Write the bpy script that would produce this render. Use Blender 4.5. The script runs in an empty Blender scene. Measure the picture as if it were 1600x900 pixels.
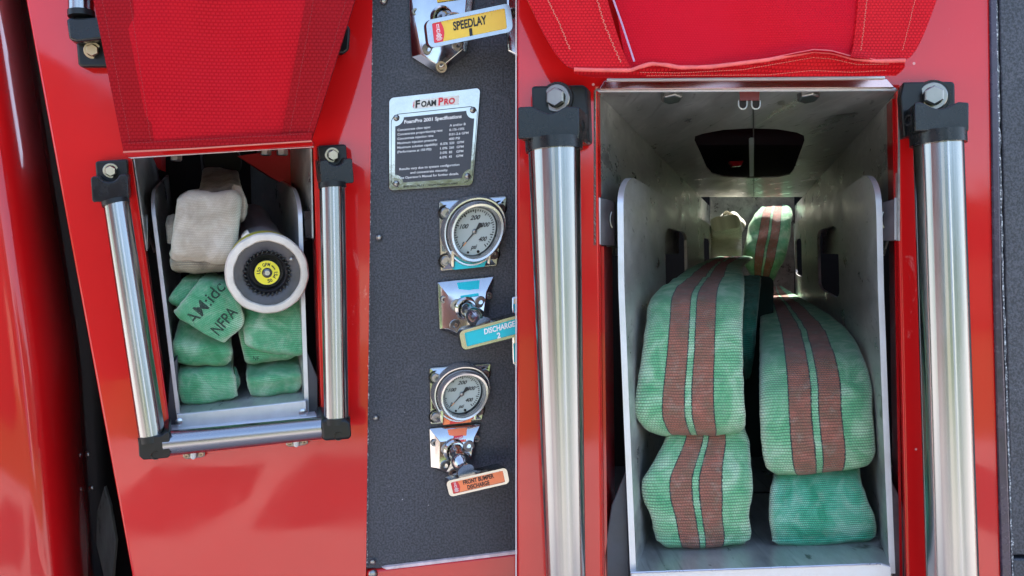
import bpy, bmesh, math, random
from mathutils import Vector, noise
from mathutils.geometry import tessellate_polygon
random.seed(7)
D = 1.3                                   # metres from camera to the left side panel
S = bpy.context.scene
C = S.collection
V = Vector

# ------------------------------------------------------------ camera, sky, sun
cam = bpy.data.objects.new('camera', bpy.data.cameras.new('camera'))
C.objects.link(cam); S.camera = cam
cam.location = (0, -D, 0); cam.rotation_euler = (math.radians(90), 0, 0)
cam.data.sensor_width = 36; cam.data.lens = 36*D/1.6
cam.data.clip_start = 0.01; cam.data.clip_end = 600
SUN_EL, SUN_AZ = 57, 12                 # degrees; azimuth clockwise from +Y
W = bpy.data.worlds.new('World'); S.world = W; W.use_nodes = True
wn = W.node_tree.nodes; wl = W.node_tree.links
sky = wn.new('ShaderNodeTexSky'); sky.sky_type = 'NISHITA'; sky.sun_disc = False
sky.sun_elevation = math.radians(SUN_EL); sky.sun_rotation = math.radians(SUN_AZ)
sky.air_density = 1.0; sky.dust_density = 1.6; sky.ozone_density = 1.0
wl.new(sky.outputs[0], wn['Background'].inputs[0]); wn['Background'].inputs[1].default_value = 0.15
sl = bpy.data.lights.new('sun', 'SUN'); sl.energy = 3.2; sl.angle = math.radians(0.5); sl.color = (1, .95, .87)
so = bpy.data.objects.new('sun', sl); C.objects.link(so)
e, a = math.radians(SUN_EL), math.radians(SUN_AZ)
sd = V((math.sin(a)*math.cos(e), math.cos(a)*math.cos(e), math.sin(e)))
so.rotation_euler = sd.to_track_quat('Z', 'Y').to_euler(); so.location = sd*8
S.view_settings.view_transform = 'Standard'; S.view_settings.look = 'None'
S.view_settings.gamma = 1; S.view_settings.exposure = 2.08
S.render.engine = 'CYCLES'
S.render.resolution_x = 1024; S.render.resolution_y = 576

# ------------------------------------------------------------ helpers
YR = -0.12                                # right-hand body section stands 12 cm proud
DL = V((-0.372, 1, 0.184))                # direction in which the left bay runs into the engine
DR = V((0.291, 1, 0.044))                 # direction in which the right bay runs into the engine
def P(px, py, Y=0.0):
    k = (D+Y)/D
    return V(((px-800)/1000*k, Y, (450-py)/1000*k))
def FR(u, v, t):                          # right bay: a point of the front plane carried t into the bay
    return P(u, v, YR) + t*DR
def FL(u, v, t):
    return P(u, v, 0) + t*DL
def lerp(a, b, t): return a+(b-a)*t
class MB:
    def __init__(s): s.v = []; s.f = []; s.uv = {}; s.fr = {}
    def add(s, vs, fs):
        n = len(s.v); s.v += [V(p) for p in vs]; s.f += [tuple(i+n for i in f) for f in fs]
    def prism(s, pts, d):
        n = len(pts); d = V(d)
        vs = list(pts)+[V(p)+d for p in pts]
        s.add(vs, [tuple(range(n)), tuple(range(2*n-1, n-1, -1))]+[(i, i+n, (i+1) % n+n, (i+1) % n) for i in range(n)])
        return s
    def plate(s, outer, holes, fn, d):     # 2-D outline with holes, mapped by fn, thickness vector d
        loops = [outer]+list(holes)
        tri = tessellate_polygon([[V((x, y, 0)) for x, y in lp] for lp in loops])
        flat = [p for lp in loops for p in lp]; n = len(flat)
        vs = [V(fn(x, y)) for x, y in flat]; d = V(d)
        fs = [tuple(t) for t in tri]+[tuple(i+n for i in reversed(t)) for t in tri]
        k = 0
        for lp in loops:
            m = len(lp)
            fs += [(k+i, k+(i+1) % m, k+(i+1) % m+n, k+i+n) for i in range(m)]; k += m
        s.add(vs+[p+d for p in vs], fs); return s
    def grid(s, rows, closed=False):
        m = len(rows[0]); vs = [p for r in rows for p in r]; fs = []
        for j in range(len(rows)-1):
            for i in range(m if closed else m-1):
                i2 = (i+1) % m
                fs.append((j*m+i, j*m+i2, (j+1)*m+i2, (j+1)*m+i))
        s.add(vs, fs); return s
    def tube(s, pts, rad, seg=40, cap=True):
        pts = [V(p) for p in pts]; rows = []
        if not isinstance(rad, (list, tuple)): rad = [rad]*len(pts)
        up = None
        for i, p in enumerate(pts):
            t = (pts[min(i+1, len(pts)-1)]-pts[max(i-1, 0)]).normalized()
            if up is None: up = t.orthogonal().normalized()
            up = (up-t*up.dot(t)).normalized(); sd_ = t.cross(up)
            rows.append([p+rad[i]*(math.cos(q)*up+math.sin(q)*sd_) for q in [2*math.pi*k/seg for k in range(seg)]])
        n = len(s.v); s.grid(rows, True)
        if cap:
            s.f.append(tuple(n+k for k in range(seg))); m = n+(len(pts)-1)*seg
            s.f.append(tuple(m+k for k in reversed(range(seg))))
        return s
    def lathe(s, o, ax, prof, seg=64, flat=None):  # prof: (radius, height along ax)
        o = V(o); ax = V(ax).normalized(); u = ax.cross(V((0, 0, 1)));
        if u.length < .1: u = ax.cross(V((1, 0, 0)))
        u.normalize(); w = u.cross(ax).normalized()
        rows = [[o+ax*h+r*(math.cos(q)*u+math.sin(q)*w) for q in [2*math.pi*(k+.5)/seg for k in range(seg)]] for r, h in prof]
        s.grid(rows, True); return s
    def build(s, name, mat, parent=None, bevel=0, seg=2, smooth=35, label=None, cat=None, group=None, kind=None):
        c = sum(s.v, V())/len(s.v)
        me = bpy.data.meshes.new(name)
        me.from_pydata([p-c for p in s.v], [], s.f)
        bm = bmesh.new(); bm.from_mesh(me); bmesh.ops.recalc_face_normals(bm, faces=bm.faces); 
        if s.uv:
            l1 = bm.loops.layers.uv.new('UVMap'); l2 = bm.loops.layers.uv.new('Frac')
            for f in bm.faces:
                for l in f.loops:
                    i = l.vert.index
                    l[l1].uv = s.uv.get(i, (0, 0)); l[l2].uv = s.fr.get(i, (0, 0))
        bm.to_mesh(me); bm.free()
        me.materials.append(mat)
        if smooth:
            me.polygons.foreach_set('use_smooth', [True]*len(me.polygons)); me.set_sharp_from_angle(angle=math.radians(smooth))
        o = bpy.data.objects.new(name, me); C.objects.link(o)
        if parent:
            o.parent = parent; q = parent; off = V((0, 0, 0))
            while q: off += q.location; q = q.parent
            o.location = c-off
        else: o.location = c
        if bevel:
            b = o.modifiers.new('bevel', 'BEVEL'); b.width = bevel; b.segments = seg; b.limit_method = 'ANGLE'; b.angle_limit = math.radians(38)
            b.harden_normals = False
        tag(o, label, cat, group, kind)
        return o
def tag(o, label=None, cat=None, group=None, kind=None):
    if label: o['label'] = label
    if cat: o['category'] = cat
    if group: o['group'] = group
    if kind: o['kind'] = kind
def thing(name, loc, label, cat, group=None):
    o = bpy.data.objects.new(name, None); C.objects.link(o); o.location = loc; o.empty_display_size = .05
    tag(o, label, cat, group); return o
def quad(cs, Y, d):                        # unit square -> four pixel corners TL TR BR BL on depth Y; h = height out of it along -d
    a_, b_, c_, e_ = [P(x, y, Y) for x, y in cs]
    return lambda u, v, h=0.0: lerp(lerp(a_, b_, u), lerp(e_, c_, u), v)-V(d)*h
_tc = {}
def glyphs(txt, bold=0.0, shear=0.0, align='CENTER'):
    key = (txt, bold, shear)
    if key not in _tc:
        cu = bpy.data.curves.new('t', 'FONT'); cu.body = txt; cu.size = 1; cu.offset = bold; cu.shear = shear; cu.resolution_u = 3
        ob = bpy.data.objects.new('t', cu); C.objects.link(ob)
        bpy.context.view_layer.update()
        me = bpy.data.meshes.new_from_object(ob.evaluated_get(bpy.context.evaluated_depsgraph_get()))
        vs = [(v.co.x, v.co.y) for v in me.vertices]; fs = [tuple(p.vertices) for p in me.polygons]
        bpy.data.objects.remove(ob); bpy.data.meshes.remove(me)
        _tc[key] = (vs, fs)
    return _tc[key]
def write(mb, txt, fn, cx, cy, w, h, bold=0.0, shear=0.0, align='C', rot=0):
    """txt centred on (cx,cy) of fn's plane (y down), w wide and h cap-height; w None = natural"""
    vs, fs = glyphs(txt, bold, shear)
    x0 = min(v[0] for v in vs); x1 = max(v[0] for v in vs)
    sy = h/0.70; sx = (w/(x1-x0)) if w else sy
    out = []
    for x, y in vs:
        X = (x-x0)*sx-(x1-x0)*sx*(.5 if align == 'C' else 0 if align == 'L' else 1); Yv = -(y-.35)*sy
        if rot: X, Yv = X*math.cos(rot)-Yv*math.sin(rot), X*math.sin(rot)+Yv*math.cos(rot)
        out.append(fn(cx+X, cy+Yv))
    mb.add(out, fs)
def poly(mb, pts, fn, h): mb.add([fn(x, y, h) for x, y in pts], [tuple(range(len(pts)))])
def circ(cx, cy, rx, ry=None, n=40, a0=0, a1=360):
    ry = ry or rx
    full = abs(a1-a0) >= 360
    return [(cx+rx*math.cos(math.radians(a0+(a1-a0)*k/(n if full else n-1))), cy+ry*math.sin(math.radians(a0+(a1-a0)*k/(n if full else n-1)))) for k in range(n)]
def rrect(x0, y0, x1, y1, rx, ry=None, n=6):
    ry = ry or rx; p = []
    for cx, cy, a0 in ((x1-rx, y0+ry, -90), (x1-rx, y1-ry, 0), (x0+rx, y1-ry, 90), (x0+rx, y0+ry, 180)):
        for k in range(n+1):
            q = math.radians(a0+90*k/n); p.append((cx+rx*math.cos(q), cy+ry*math.sin(q)))
    return p

# ------------------------------------------------------------ materials
def mat(name): 
    m = bpy.data.materials.new(name); m.use_nodes = True
    return m, m.node_tree.nodes, m.node_tree.links, m.node_tree.nodes['Principled BSDF']
def N(ns, ty, **kw):
    n = ns.new(ty)
    for k, v in kw.items():
        if k in n.inputs: n.inputs[k].default_value = v
        else: setattr(n, k, v)
    return n
def ramp(ns, stops, interp='LINEAR'):
    r = ns.new('ShaderNodeValToRGB'); cr = r.color_ramp; cr.interpolation = interp
    while len(cr.elements) < len(stops): cr.elements.new(.5)
    for e_, (p, c) in zip(cr.elements, stops): e_.position = p; e_.color = (*c, 1) if len(c) == 3 else c
    return r
def g(v): return (v, v, v)
def mixc(ns, ls, fac, A, B, mode='MIX'):
    m = ns.new('ShaderNodeMix'); m.data_type = 'RGBA'; m.blend_type = mode
    for val, i in ((fac, 0), (A, 6), (B, 7)):
        if hasattr(val, 'links'): ls.new(val, m.inputs[i])
        elif isinstance(val, (tuple, list)): m.inputs[i].default_value = (*val, 1)[:4]
        else: m.inputs[i].default_value = val
    return m.outputs[2]
def bump(ns, ls, h, strength, dist, p):
    b = ns.new('ShaderNodeBump'); b.inputs['Strength'].default_value = strength; b.inputs['Distance'].default_value = dist
    ls.new(h, b.inputs['Height']); ls.new(b.outputs[0], p.inputs['Normal']); return b
def simple(name, col, rough=.5, metal=0, coat=0, var=.0, vscale=20, bmp=0, bscale=400, bdist=.0006, ior=1.5, spec=None, stretch=None):
    m, ns, ls, p = mat(name)
    tc = ns.new('ShaderNodeTexCoord')
    vec = tc.outputs['Object']
    if stretch:
        mp = ns.new('ShaderNodeMapping'); mp.inputs['Scale'].default_value = stretch; ls.new(vec, mp.inputs[0]); vec = mp.outputs[0]
    p.inputs['Base Color'].default_value = (*col, 1); p.inputs['Roughness'].default_value = rough
    p.inputs['Metallic'].default_value = metal; p.inputs['Coat Weight'].default_value = coat; p.inputs['Coat Roughness'].default_value = .04
    p.inputs['IOR'].default_value = ior
    if spec is not None: p.inputs['Specular IOR Level'].default_value = spec
    if var:
        n = N(ns, 'ShaderNodeTexNoise', Scale=vscale, Detail=5.0, Roughness=.65); ls.new(vec, n.inputs[0])
        r = ramp(ns, [(.3, tuple(c*(1-var) for c in col)), (.7, tuple(min(1, c*(1+var)) for c in col))]); ls.new(n.outputs[0], r.inputs[0])
        ls.new(r.outputs[0], p.inputs['Base Color'])
        rr = ramp(ns, [(.3, g(max(0, rough*(1-var)))), (.7, g(min(1, rough*(1+var))))]); ls.new(n.outputs[0], rr.inputs[0]); ls.new(rr.outputs[0], p.inputs['Roughness'])
    if bmp:
        n2 = N(ns, 'ShaderNodeTexNoise', Scale=bscale, Detail=3.0); ls.new(vec, n2.inputs[0]); bump(ns, ls, n2.outputs[0], bmp, bdist, p)
    return m
def paint(name, col, chips=True, rough=.35):
    m, ns, ls, p = mat(name); tc = ns.new('ShaderNodeTexCoord')
    n = N(ns, 'ShaderNodeTexNoise', Scale=5.0, Detail=4.0); ls.new(tc.outputs['Object'], n.inputs[0])
    r = ramp(ns, [(.3, tuple(c*.93 for c in col)), (.7, col)]); ls.new(n.outputs[0], r.inputs[0])
    c = r.outputs[0]
    if chips:
        vo = N(ns, 'ShaderNodeTexVoronoi', Scale=22.0, Randomness=1.0); ls.new(tc.outputs['Object'], vo.inputs['Vector'])
        m1 = ramp(ns, [(.035, g(1)), (.05, g(0))]); ls.new(vo.outputs['Distance'], m1.inputs[0])
        sp = ns.new('ShaderNodeSeparateColor'); ls.new(vo.outputs['Color'], sp.inputs[0])
        m2 = ramp(ns, [(.86, g(0)), (.88, g(1))]); ls.new(sp.outputs[0], m2.inputs[0])
        mu = N(ns, 'ShaderNodeMath', operation='MULTIPLY'); ls.new(m1.outputs[0], mu.inputs[0]); ls.new(m2.outputs[0], mu.inputs[1])
        c = mixc(ns, ls, mu.outputs[0], c, (.75, .35, .33))
        n8 = N(ns, 'ShaderNodeTexNoise', Scale=7.0, Detail=9.0, Roughness=.75, Distortion=.8); ls.new(tc.outputs['Object'], n8.inputs[0])
        r8 = ramp(ns, [(.655, g(0)), (.70, g(.45))]); ls.new(n8.outputs[0], r8.inputs[0]); c = mixc(ns, ls, r8.outputs[0], c, (.75, .22, .20))
    ls.new(c, p.inputs['Base Color'])
    p.inputs['Roughness'].default_value = rough; p.inputs['Coat Weight'].default_value = 1; p.inputs['Specular IOR Level'].default_value = .12; p.inputs['Coat IOR'].default_value = 1.5
    n3 = N(ns, 'ShaderNodeTexNoise', Scale=9.0, Detail=8.0, Roughness=.7); ls.new(tc.outputs['Object'], n3.inputs[0])
    r3 = ramp(ns, [(.35, g(.03)), (.75, g(.13))]); ls.new(n3.outputs[0], r3.inputs[0]); ls.new(r3.outputs[0], p.inputs['Coat Roughness'])
    n2 = N(ns, 'ShaderNodeTexNoise', Scale=6.0, Detail=1.0); ls.new(tc.outputs['Object'], n2.inputs[0]); b = bump(ns, ls, n2.outputs[0], .2, .003, p)
    ls.new(b.outputs[0], p.inputs['Coat Normal'])
    return m
def weave(name, base, pale, dark, du, dv, stripes=None, dust=.5, tan=None, bstr=.9, bd=None, con=1.0):
    """woven hose jacket; UVMap is in millimetres, Frac runs 0..1 across"""
    m, ns, ls, p = mat(name)
    uv = ns.new('ShaderNodeUVMap'); uv.uv_map = 'UVMap'; fr = ns.new('ShaderNodeUVMap'); fr.uv_map = 'Frac'
    wob = N(ns, 'ShaderNodeTexNoise', Scale=.03, Detail=2.0); ls.new(uv.outputs[0], wob.inputs[0])
    wa = N(ns, 'ShaderNodeVectorMath', operation='MULTIPLY_ADD'); ls.new(wob.outputs['Color'], wa.inputs[0]); wa.inputs[1].default_value = (2, 4, 0); ls.new(uv.outputs[0], wa.inputs[2])
    sp_ = ns.new('ShaderNodeSeparateXYZ'); ls.new(wa.outputs[0], sp_.inputs[0])
    def M(op, a_, b_=None, c_=None):
        q = N(ns, 'ShaderNodeMath', operation=op)
        for i, v in enumerate((a_, b_, c_)):
            if v is None: continue
            if hasattr(v, 'links'): ls.new(v, q.inputs[i])
            else: q.inputs[i].default_value = v
        return q.outputs[0]
    rv = M('DIVIDE', sp_.outputs[1], dv); row = M('POWER', M('ABSOLUTE', M('SINE', M('MULTIPLY', rv, math.pi))), .6)
    ru = M('ADD', M('DIVIDE', sp_.outputs[0], du), M('MULTIPLY', M('FLOOR', rv), .5))
    bead = M('POWER', M('ABSOLUTE', M('SINE', M('MULTIPLY', ru, math.pi))), .7)
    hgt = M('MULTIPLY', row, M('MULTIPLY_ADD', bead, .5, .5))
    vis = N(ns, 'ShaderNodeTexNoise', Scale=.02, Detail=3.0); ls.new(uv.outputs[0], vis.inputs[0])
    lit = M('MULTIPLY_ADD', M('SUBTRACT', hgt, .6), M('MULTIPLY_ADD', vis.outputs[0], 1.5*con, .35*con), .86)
    n1 = N(ns, 'ShaderNodeTexNoise', Scale=.022, Detail=5.0, Roughness=.62, Distortion=.6); ls.new(uv.outputs[0], n1.inputs[0])
    r1 = ramp(ns, [(.36, dark), (.5, base), (.66, pale)]); ls.new(n1.outputs[0], r1.inputs[0])
    col = r1.outputs[0]
    if stripes:
        st = [(0, g(0))]
        for x0, x1 in stripes: st += [(x0-.012, (0, 1, 0)), (x0, (1, 0, 0)), (x1-.0, (0, 1, 0)), (x1+.012, g(0))]
        rs = ramp(ns, st, 'CONSTANT')
        sx = ns.new('ShaderNodeSeparateXYZ'); ls.new(fr.outputs[0], sx.inputs[0])
        nw = N(ns, 'ShaderNodeTexNoise', Scale=.45, Detail=1.0); ls.new(uv.outputs[0], nw.inputs[0])
        ma = N(ns, 'ShaderNodeMath', operation='MULTIPLY_ADD'); ls.new(nw.outputs[0], ma.inputs[0]); ma.inputs[1].default_value = .022; ls.new(sx.outputs[0], ma.inputs[2])
        su = N(ns, 'ShaderNodeMath', operation='SUBTRACT'); ls.new(ma.outputs[0], su.inputs[0]); su.inputs[1].default_value = .011; ls.new(su.outputs[0], rs.inputs[0])
        sc = ns.new('ShaderNodeSeparateColor'); ls.new(rs.outputs[0], sc.inputs[0])
        n4 = N(ns, 'ShaderNodeTexNoise', Scale=.03, Detail=4.0, Roughness=.7); ls.new(uv.outputs[0], n4.inputs[0])
        rb = ramp(ns, [(.3, (.23, .135, .08)), (.5, (.32, .125, .08)), (.7, (.46, .15, .10))]); ls.new(n4.outputs[0], rb.inputs[0])
        col = mixc(ns, ls, sc.outputs[0], col, rb.outputs[0]); col = mixc(ns, ls, sc.outputs[1], col, (.035, .05, .04))
    # dirt worn into the folded edges and dust patches
    n3 = N(ns, 'ShaderNodeTexNoise', Scale=.05, Detail=6.0, Roughness=.7); ls.new(uv.outputs[0], n3.inputs[0])
    r3 = ramp(ns, [(.5, g(0)), (.72, g(dust))]); ls.new(n3.outputs[0], r3.inputs[0])
    col = mixc(ns, ls, r3.outputs[0], col, (.50, .52, .42))
    s2 = ns.new('ShaderNodeSeparateXYZ'); ls.new(fr.outputs[0], s2.inputs[0])
    re = ramp(ns, [(0, g(.7)), (.05, g(.12)), (.12, g(0)), (.88, g(0)), (.95, g(.12)), (1, g(.7))]); ls.new(s2.outputs[0], re.inputs[0])
    col = mixc(ns, ls, re.outputs[0], col, (.54, .58, .45))
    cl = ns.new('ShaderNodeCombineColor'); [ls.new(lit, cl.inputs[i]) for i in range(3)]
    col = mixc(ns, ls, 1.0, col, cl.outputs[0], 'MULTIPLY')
    ls.new(col, p.inputs['Base Color']); p.inputs['Roughness'].default_value = .75
    p.inputs['Sheen Weight'].default_value = .15
    bump(ns, ls, hgt, bstr, bd or min(du, dv)*.00035, p)
    return m
def metal(name, col, rough, scr=.15, stretch=(1, 1, 1), var=.15, marks=0.0, metallic=1.0, aniso=0):
    m, ns, ls, p = mat(name); tc = ns.new('ShaderNodeTexCoord')
    mp = ns.new('ShaderNodeMapping'); mp.inputs['Scale'].default_value = stretch; ls.new(tc.outputs['Object'], mp.inputs[0])
    n = N(ns, 'ShaderNodeTexNoise', Scale=14.0, Detail=8.0, Roughness=.7); ls.new(mp.outputs[0], n.inputs[0])
    r = ramp(ns, [(.3, tuple(c*(1-var) for c in col)), (.7, tuple(min(1, c*(1+var)) for c in col))]); ls.new(n.outputs[0], r.inputs[0]); c = r.outputs[0]
    if marks:
        n5 = N(ns, 'ShaderNodeTexNoise', Scale=16.0, Detail=3.0, Distortion=2.5); 
        mp5 = ns.new('ShaderNodeMapping'); mp5.inputs['Scale'].default_value = (1, .35, 1); mp5.inputs['Rotation'].default_value = (.3, .2, .1)
        ls.new(tc.outputs['Object'], mp5.inputs[0]); ls.new(mp5.outputs[0], n5.inputs[0])
        r5 = ramp(ns, [(.66, g(0)), (.72, g(marks))]); ls.new(n5.outputs[0], r5.inputs[0]); c = mixc(ns, ls, r5.outputs[0], c, (.1, .1, .085))
    if marks:                              # long rub marks left by dragged hose
        mp6 = ns.new('ShaderNodeMapping'); mp6.inputs['Scale'].default_value = (90, 1.6, 90); mp6.inputs['Rotation'].default_value = (.12, 0, .05); ls.new(tc.outputs['Object'], mp6.inputs[0])
        n6 = N(ns, 'ShaderNodeTexNoise', Scale=1.0, Detail=3.0, Roughness=.6); ls.new(mp6.outputs[0], n6.inputs[0])
        r6 = ramp(ns, [(.60, g(0)), (.70, g(.5))]); ls.new(n6.outputs[0], r6.inputs[0]); c = mixc(ns, ls, r6.outputs[0], c, (.62, .62, .58))
        r7 = ramp(ns, [(.28, g(.45)), (.38, g(0))]); ls.new(n6.outputs[0], r7.inputs[0]); c = mixc(ns, ls, r7.outputs[0], c, (.12, .12, .11))
    ls.new(c, p.inputs['Base Color']); p.inputs['Metallic'].default_value = metallic
    rr = ramp(ns, [(.25, g(max(.02, rough*(1-scr*2)))), (.75, g(rough*(1+scr*2)))]); ls.new(n.outputs[0], rr.inputs[0]); ls.new(rr.outputs[0], p.inputs['Roughness'])
    n2 = N(ns, 'ShaderNodeTexNoise', Scale=90.0, Detail=4.0); ls.new(mp.outputs[0], n2.inputs[0]); bump(ns, ls, n2.outputs[0], .03 if aniso else .12, .0006, p)
    if aniso:
        p.inputs['Anisotropic'].default_value = aniso; p.inputs['Anisotropic Rotation'].default_value = .25
        tn = ns.new('ShaderNodeTangent'); tn.direction_type = 'RADIAL'; tn.axis = 'Z'; ls.new(tn.outputs[0], p.inputs['Tangent'])
    return m
RED = paint('red body paint', (.62, .007, .008))
REDD = paint('shaded return red', (.40, .004, .007), False, .3)  # body red darkened, putting the shade inside the opening into the colour
CABR = paint('cab red paint', (.54, .006, .008))
CHROME = simple('chrome', (.52, .51, .50), .13, 1, var=.06, vscale=60, bmp=.05, bscale=30, bdist=.002)
STEEL = metal('polished stainless', (.36, .36, .365), .19, .28, (1, 1, .10), .14, aniso=.93)
STEELH = metal('brushed stainless', (.34, .34, .355), .26, .15, (.06, 1, 1), .12)
CHROMEB = simple('worn handle chrome', (.40, .39, .38), .2, 1, var=.12, vscale=60)
RINGM = metal('satin gauge ring', (.56, .54, .52), .24, .2, (1, 1, 1), .1, 0, .8)
BEZEL = metal('bezel steel', (.42, .41, .40), .12, .2)
ALU = metal('aluminium sheet', (.48, .48, .465), .36, .25, (1, .3, 1), .42, .85, .55)
ALUB = metal('dull aluminium liner', (.42, .42, .40), .36, .3, (1, .25, 1), .5, .85, .55)
ALUE = metal('bright aluminium edge', (.62, .63, .66), .42, .15, (1, 1, 1), .12, 0, .5)
DARK = simple('dark interior', (.012, .010, .010), .8)
RUB = simple('black rubber', (.008, .009, .010), .36, spec=.35, var=.25, vscale=35, bmp=.25, bscale=500, bdist=.0003)
RUBL = simple('satin black plastic', (.010, .011, .012), .28, spec=.4, var=.3, vscale=30)
BOLT = metal('zinc bolt', (.34, .335, .32), .34, .2)
BOLTB = metal('tarnished bolt', (.42, .33, .24), .42, .3)
WHITEP = simple('chipped white nozzle bumper', (.66, .59, .51), .55, var=.12, vscale=45, bmp=.4, bscale=90, bdist=.001)
BLK = simple('black nozzle face', (.055, .052, .058), .38, var=.35, vscale=40, bmp=.2)
YEL = simple('yellow label', (.82, .70, .02), .35)
YELS = simple('amber sign insert', (.80, .52, .035), .28, var=.05)
TEAL = simple('teal sign insert', (.0, .52, .60), .28, var=.04)
ORG = simple('orange sign insert', (.95, .23, .08), .28, var=.04)
SRED = simple('red sign patch', (.72, .02, .035), .3)
INK = simple('black ink', (.015, .015, .015), .6)
INKW = simple('white ink', (.85, .85, .85), .6)
m, ns, ls, p = mat('faded stencil ink'); INKG = m
tc = ns.new('ShaderNodeTexCoord'); n = N(ns, 'ShaderNodeTexNoise', Scale=700.0, Detail=2.0); ls.new(tc.outputs['Object'], n.inputs[0]); r = ramp(ns, [(.36, g(.35)), (.46, g(.95))]); ls.new(n.outputs[0], r.inputs[0])
ls.new(r.outputs[0], p.inputs['Alpha']); p.inputs['Base Color'].default_value = (.02, .04, .03, 1); p.inputs['Roughness'].default_value = .8
DIAL = simple('dial face', (.43, .49, .46), .5)
DKP = simple('plate black enamel', (.045, .044, .055), .35, var=.1)
REDM = simple('gear red', (.55, .012, .02), .5)
PINK = simple('pale sealant', (.70, .55, .55), .6, var=.25, vscale=60)
WELD = metal('weld bead', (.62, .64, .68), .3, .2)
PLAS = simple('translucent white plastic', (.72, .75, .78), .35)
ORN = simple('orange needle tip', (.85, .30, .03), .5)
# textured black panel
m, ns, ls, p = mat('crinkle black panel'); CRK = m
tc = ns.new('ShaderNodeTexCoord'); n = N(ns, 'ShaderNodeTexNoise', Scale=330.0, Detail=2.0, Roughness=.6); ls.new(tc.outputs['Object'], n.inputs[0])
r = ramp(ns, [(.4, (.026, .028, .037)), (.62, (.068, .072, .090))]); ls.new(n.outputs[0], r.inputs[0])
n2 = N(ns, 'ShaderNodeTexNoise', Scale=4.0, Detail=5.0, Roughness=.7); ls.new(tc.outputs['Object'], n2.inputs[0]); r2 = ramp(ns, [(.3, g(.82)), (.7, g(1.12))]); ls.new(n2.outputs[0], r2.inputs[0])
c = mixc(ns, ls, 1.0, r.outputs[0], r2.outputs[0], 'MULTIPLY')
vo = N(ns, 'ShaderNodeTexVoronoi', Scale=45.0); ls.new(tc.outputs['Object'], vo.inputs['Vector']); r3 = ramp(ns, [(.04, g(.8)), (.055, g(0))]); ls.new(vo.outputs['Distance'], r3.inputs[0])
n6 = N(ns, 'ShaderNodeTexNoise', Scale=7.0); ls.new(tc.outputs['Object'], n6.inputs[0]); r6 = ramp(ns, [(.55, g(0)), (.62, g(1))]); ls.new(n6.outputs[0], r6.inputs[0])
mu = N(ns, 'ShaderNodeMath', operation='MULTIPLY'); ls.new(r3.outputs[0], mu.inputs[0]); ls.new(r6.outputs[0], mu.inputs[1])
c = mixc(ns, ls, mu.outputs[0], c, (.4, .4, .42))
n7 = N(ns, 'ShaderNodeTexNoise', Scale=10.0, Detail=8.0, Roughness=.75, Distortion=1.5); ls.new(tc.outputs['Object'], n7.inputs[0]); r7 = ramp(ns, [(.58, g(0)), (.75, g(.4))]); ls.new(n7.outputs[0], r7.inputs[0])
c = mixc(ns, ls, r7.outputs[0], c, (.17, .17, .18)); ls.new(c, p.inputs['Base Color']); p.inputs['Roughness'].default_value = .5
bump(ns, ls, n.outputs[0], .7, .0016, p)
# speckled worn edge
m, ns, ls, p = mat('worn panel edge'); CRKE = m
tc = ns.new('ShaderNodeTexCoord'); n = N(ns, 'ShaderNodeTexNoise', Scale=260.0, Detail=3.0, Roughness=.7); ls.new(tc.outputs['Object'], n.inputs[0])
r = ramp(ns, [(.46, (.05, .053, .066)), (.54, (.14, .15, .17)), (.60, (.6, .62, .63))]); ls.new(n.outputs[0], r.inputs[0]); ls.new(r.outputs[0], p.inputs['Base Color']); bump(ns, ls, n.outputs[0], .8, .002, p)
p.inputs['Roughness'].default_value = .5
def vinyl(name, col, col2, cell, dots=1.25, rough=.42):
    m, ns, ls, p = mat(name); uv = ns.new('ShaderNodeUVMap'); uv.uv_map = 'UVMap'
    br = N(ns, 'ShaderNodeTexBrick', Scale=1.0); br.offset = .5
    br.inputs['Brick Width'].default_value = cell; br.inputs['Row Height'].default_value = cell*.8
    br.inputs['Mortar Size'].default_value = cell*.3; br.inputs['Mortar Smooth'].default_value = 1.0
    ls.new(uv.outputs[0], br.inputs['Vector'])
    n = N(ns, 'ShaderNodeTexNoise', Scale=.012, Detail=5.0, Roughness=.6); ls.new(uv.outputs[0], n.inputs[0])
    r = ramp(ns, [(.3, col), (.72, col2)]); ls.new(n.outputs[0], r.inputs[0])
    hi = tuple(min(1, c*dots+.004) for c in col2)
    c = mixc(ns, ls, br.outputs['Fac'], hi, r.outputs[0]); ls.new(c, p.inputs['Base Color'])
    p.inputs['Roughness'].default_value = rough; p.inputs['Specular IOR Level'].default_value = .08
    iv = N(ns, 'ShaderNodeMath', operation='SUBTRACT'); iv.inputs[0].default_value = 1; ls.new(br.outputs['Fac'], iv.inputs[1])
    n2 = N(ns, 'ShaderNodeTexNoise', Scale=.03, Detail=3.0); ls.new(uv.outputs[0], n2.inputs[0])
    ad = N(ns, 'ShaderNodeMath', operation='MULTIPLY_ADD'); ls.new(n2.outputs[0], ad.inputs[0]); ad.inputs[1].default_value = 6.0; ls.new(iv.outputs[0], ad.inputs[2])
    bump(ns, ls, ad.outputs[0], .35, .0006, p); return m
VIN = vinyl('red vinyl mesh', (.34, .0015, .006), (.44, .003, .010), 6.5, 1.15)
VINB = vinyl('red vinyl hem band', (.22, .0015, .004), (.29, .003, .007), 6.5, 1.15)
VINR = vinyl('red vinyl smooth', (.48, .0015, .009), (.56, .002, .015), 4.0, 1.0, .38)
VINRB = vinyl('red vinyl wide hem', (.34, .003, .007), (.50, .008, .014), 5.0, 1.3)
THR = simple('pale stitching thread', (.62, .17, .12), .7)
THRD = simple('dark red stitching', (.24, .01, .012), .7)
GR_B, GR_P, GR_D = (.20, .51, .26), (.43, .67, .43), (.11, .41, .19)
ST = [(.25, .435), (.515, .70)]
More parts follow.
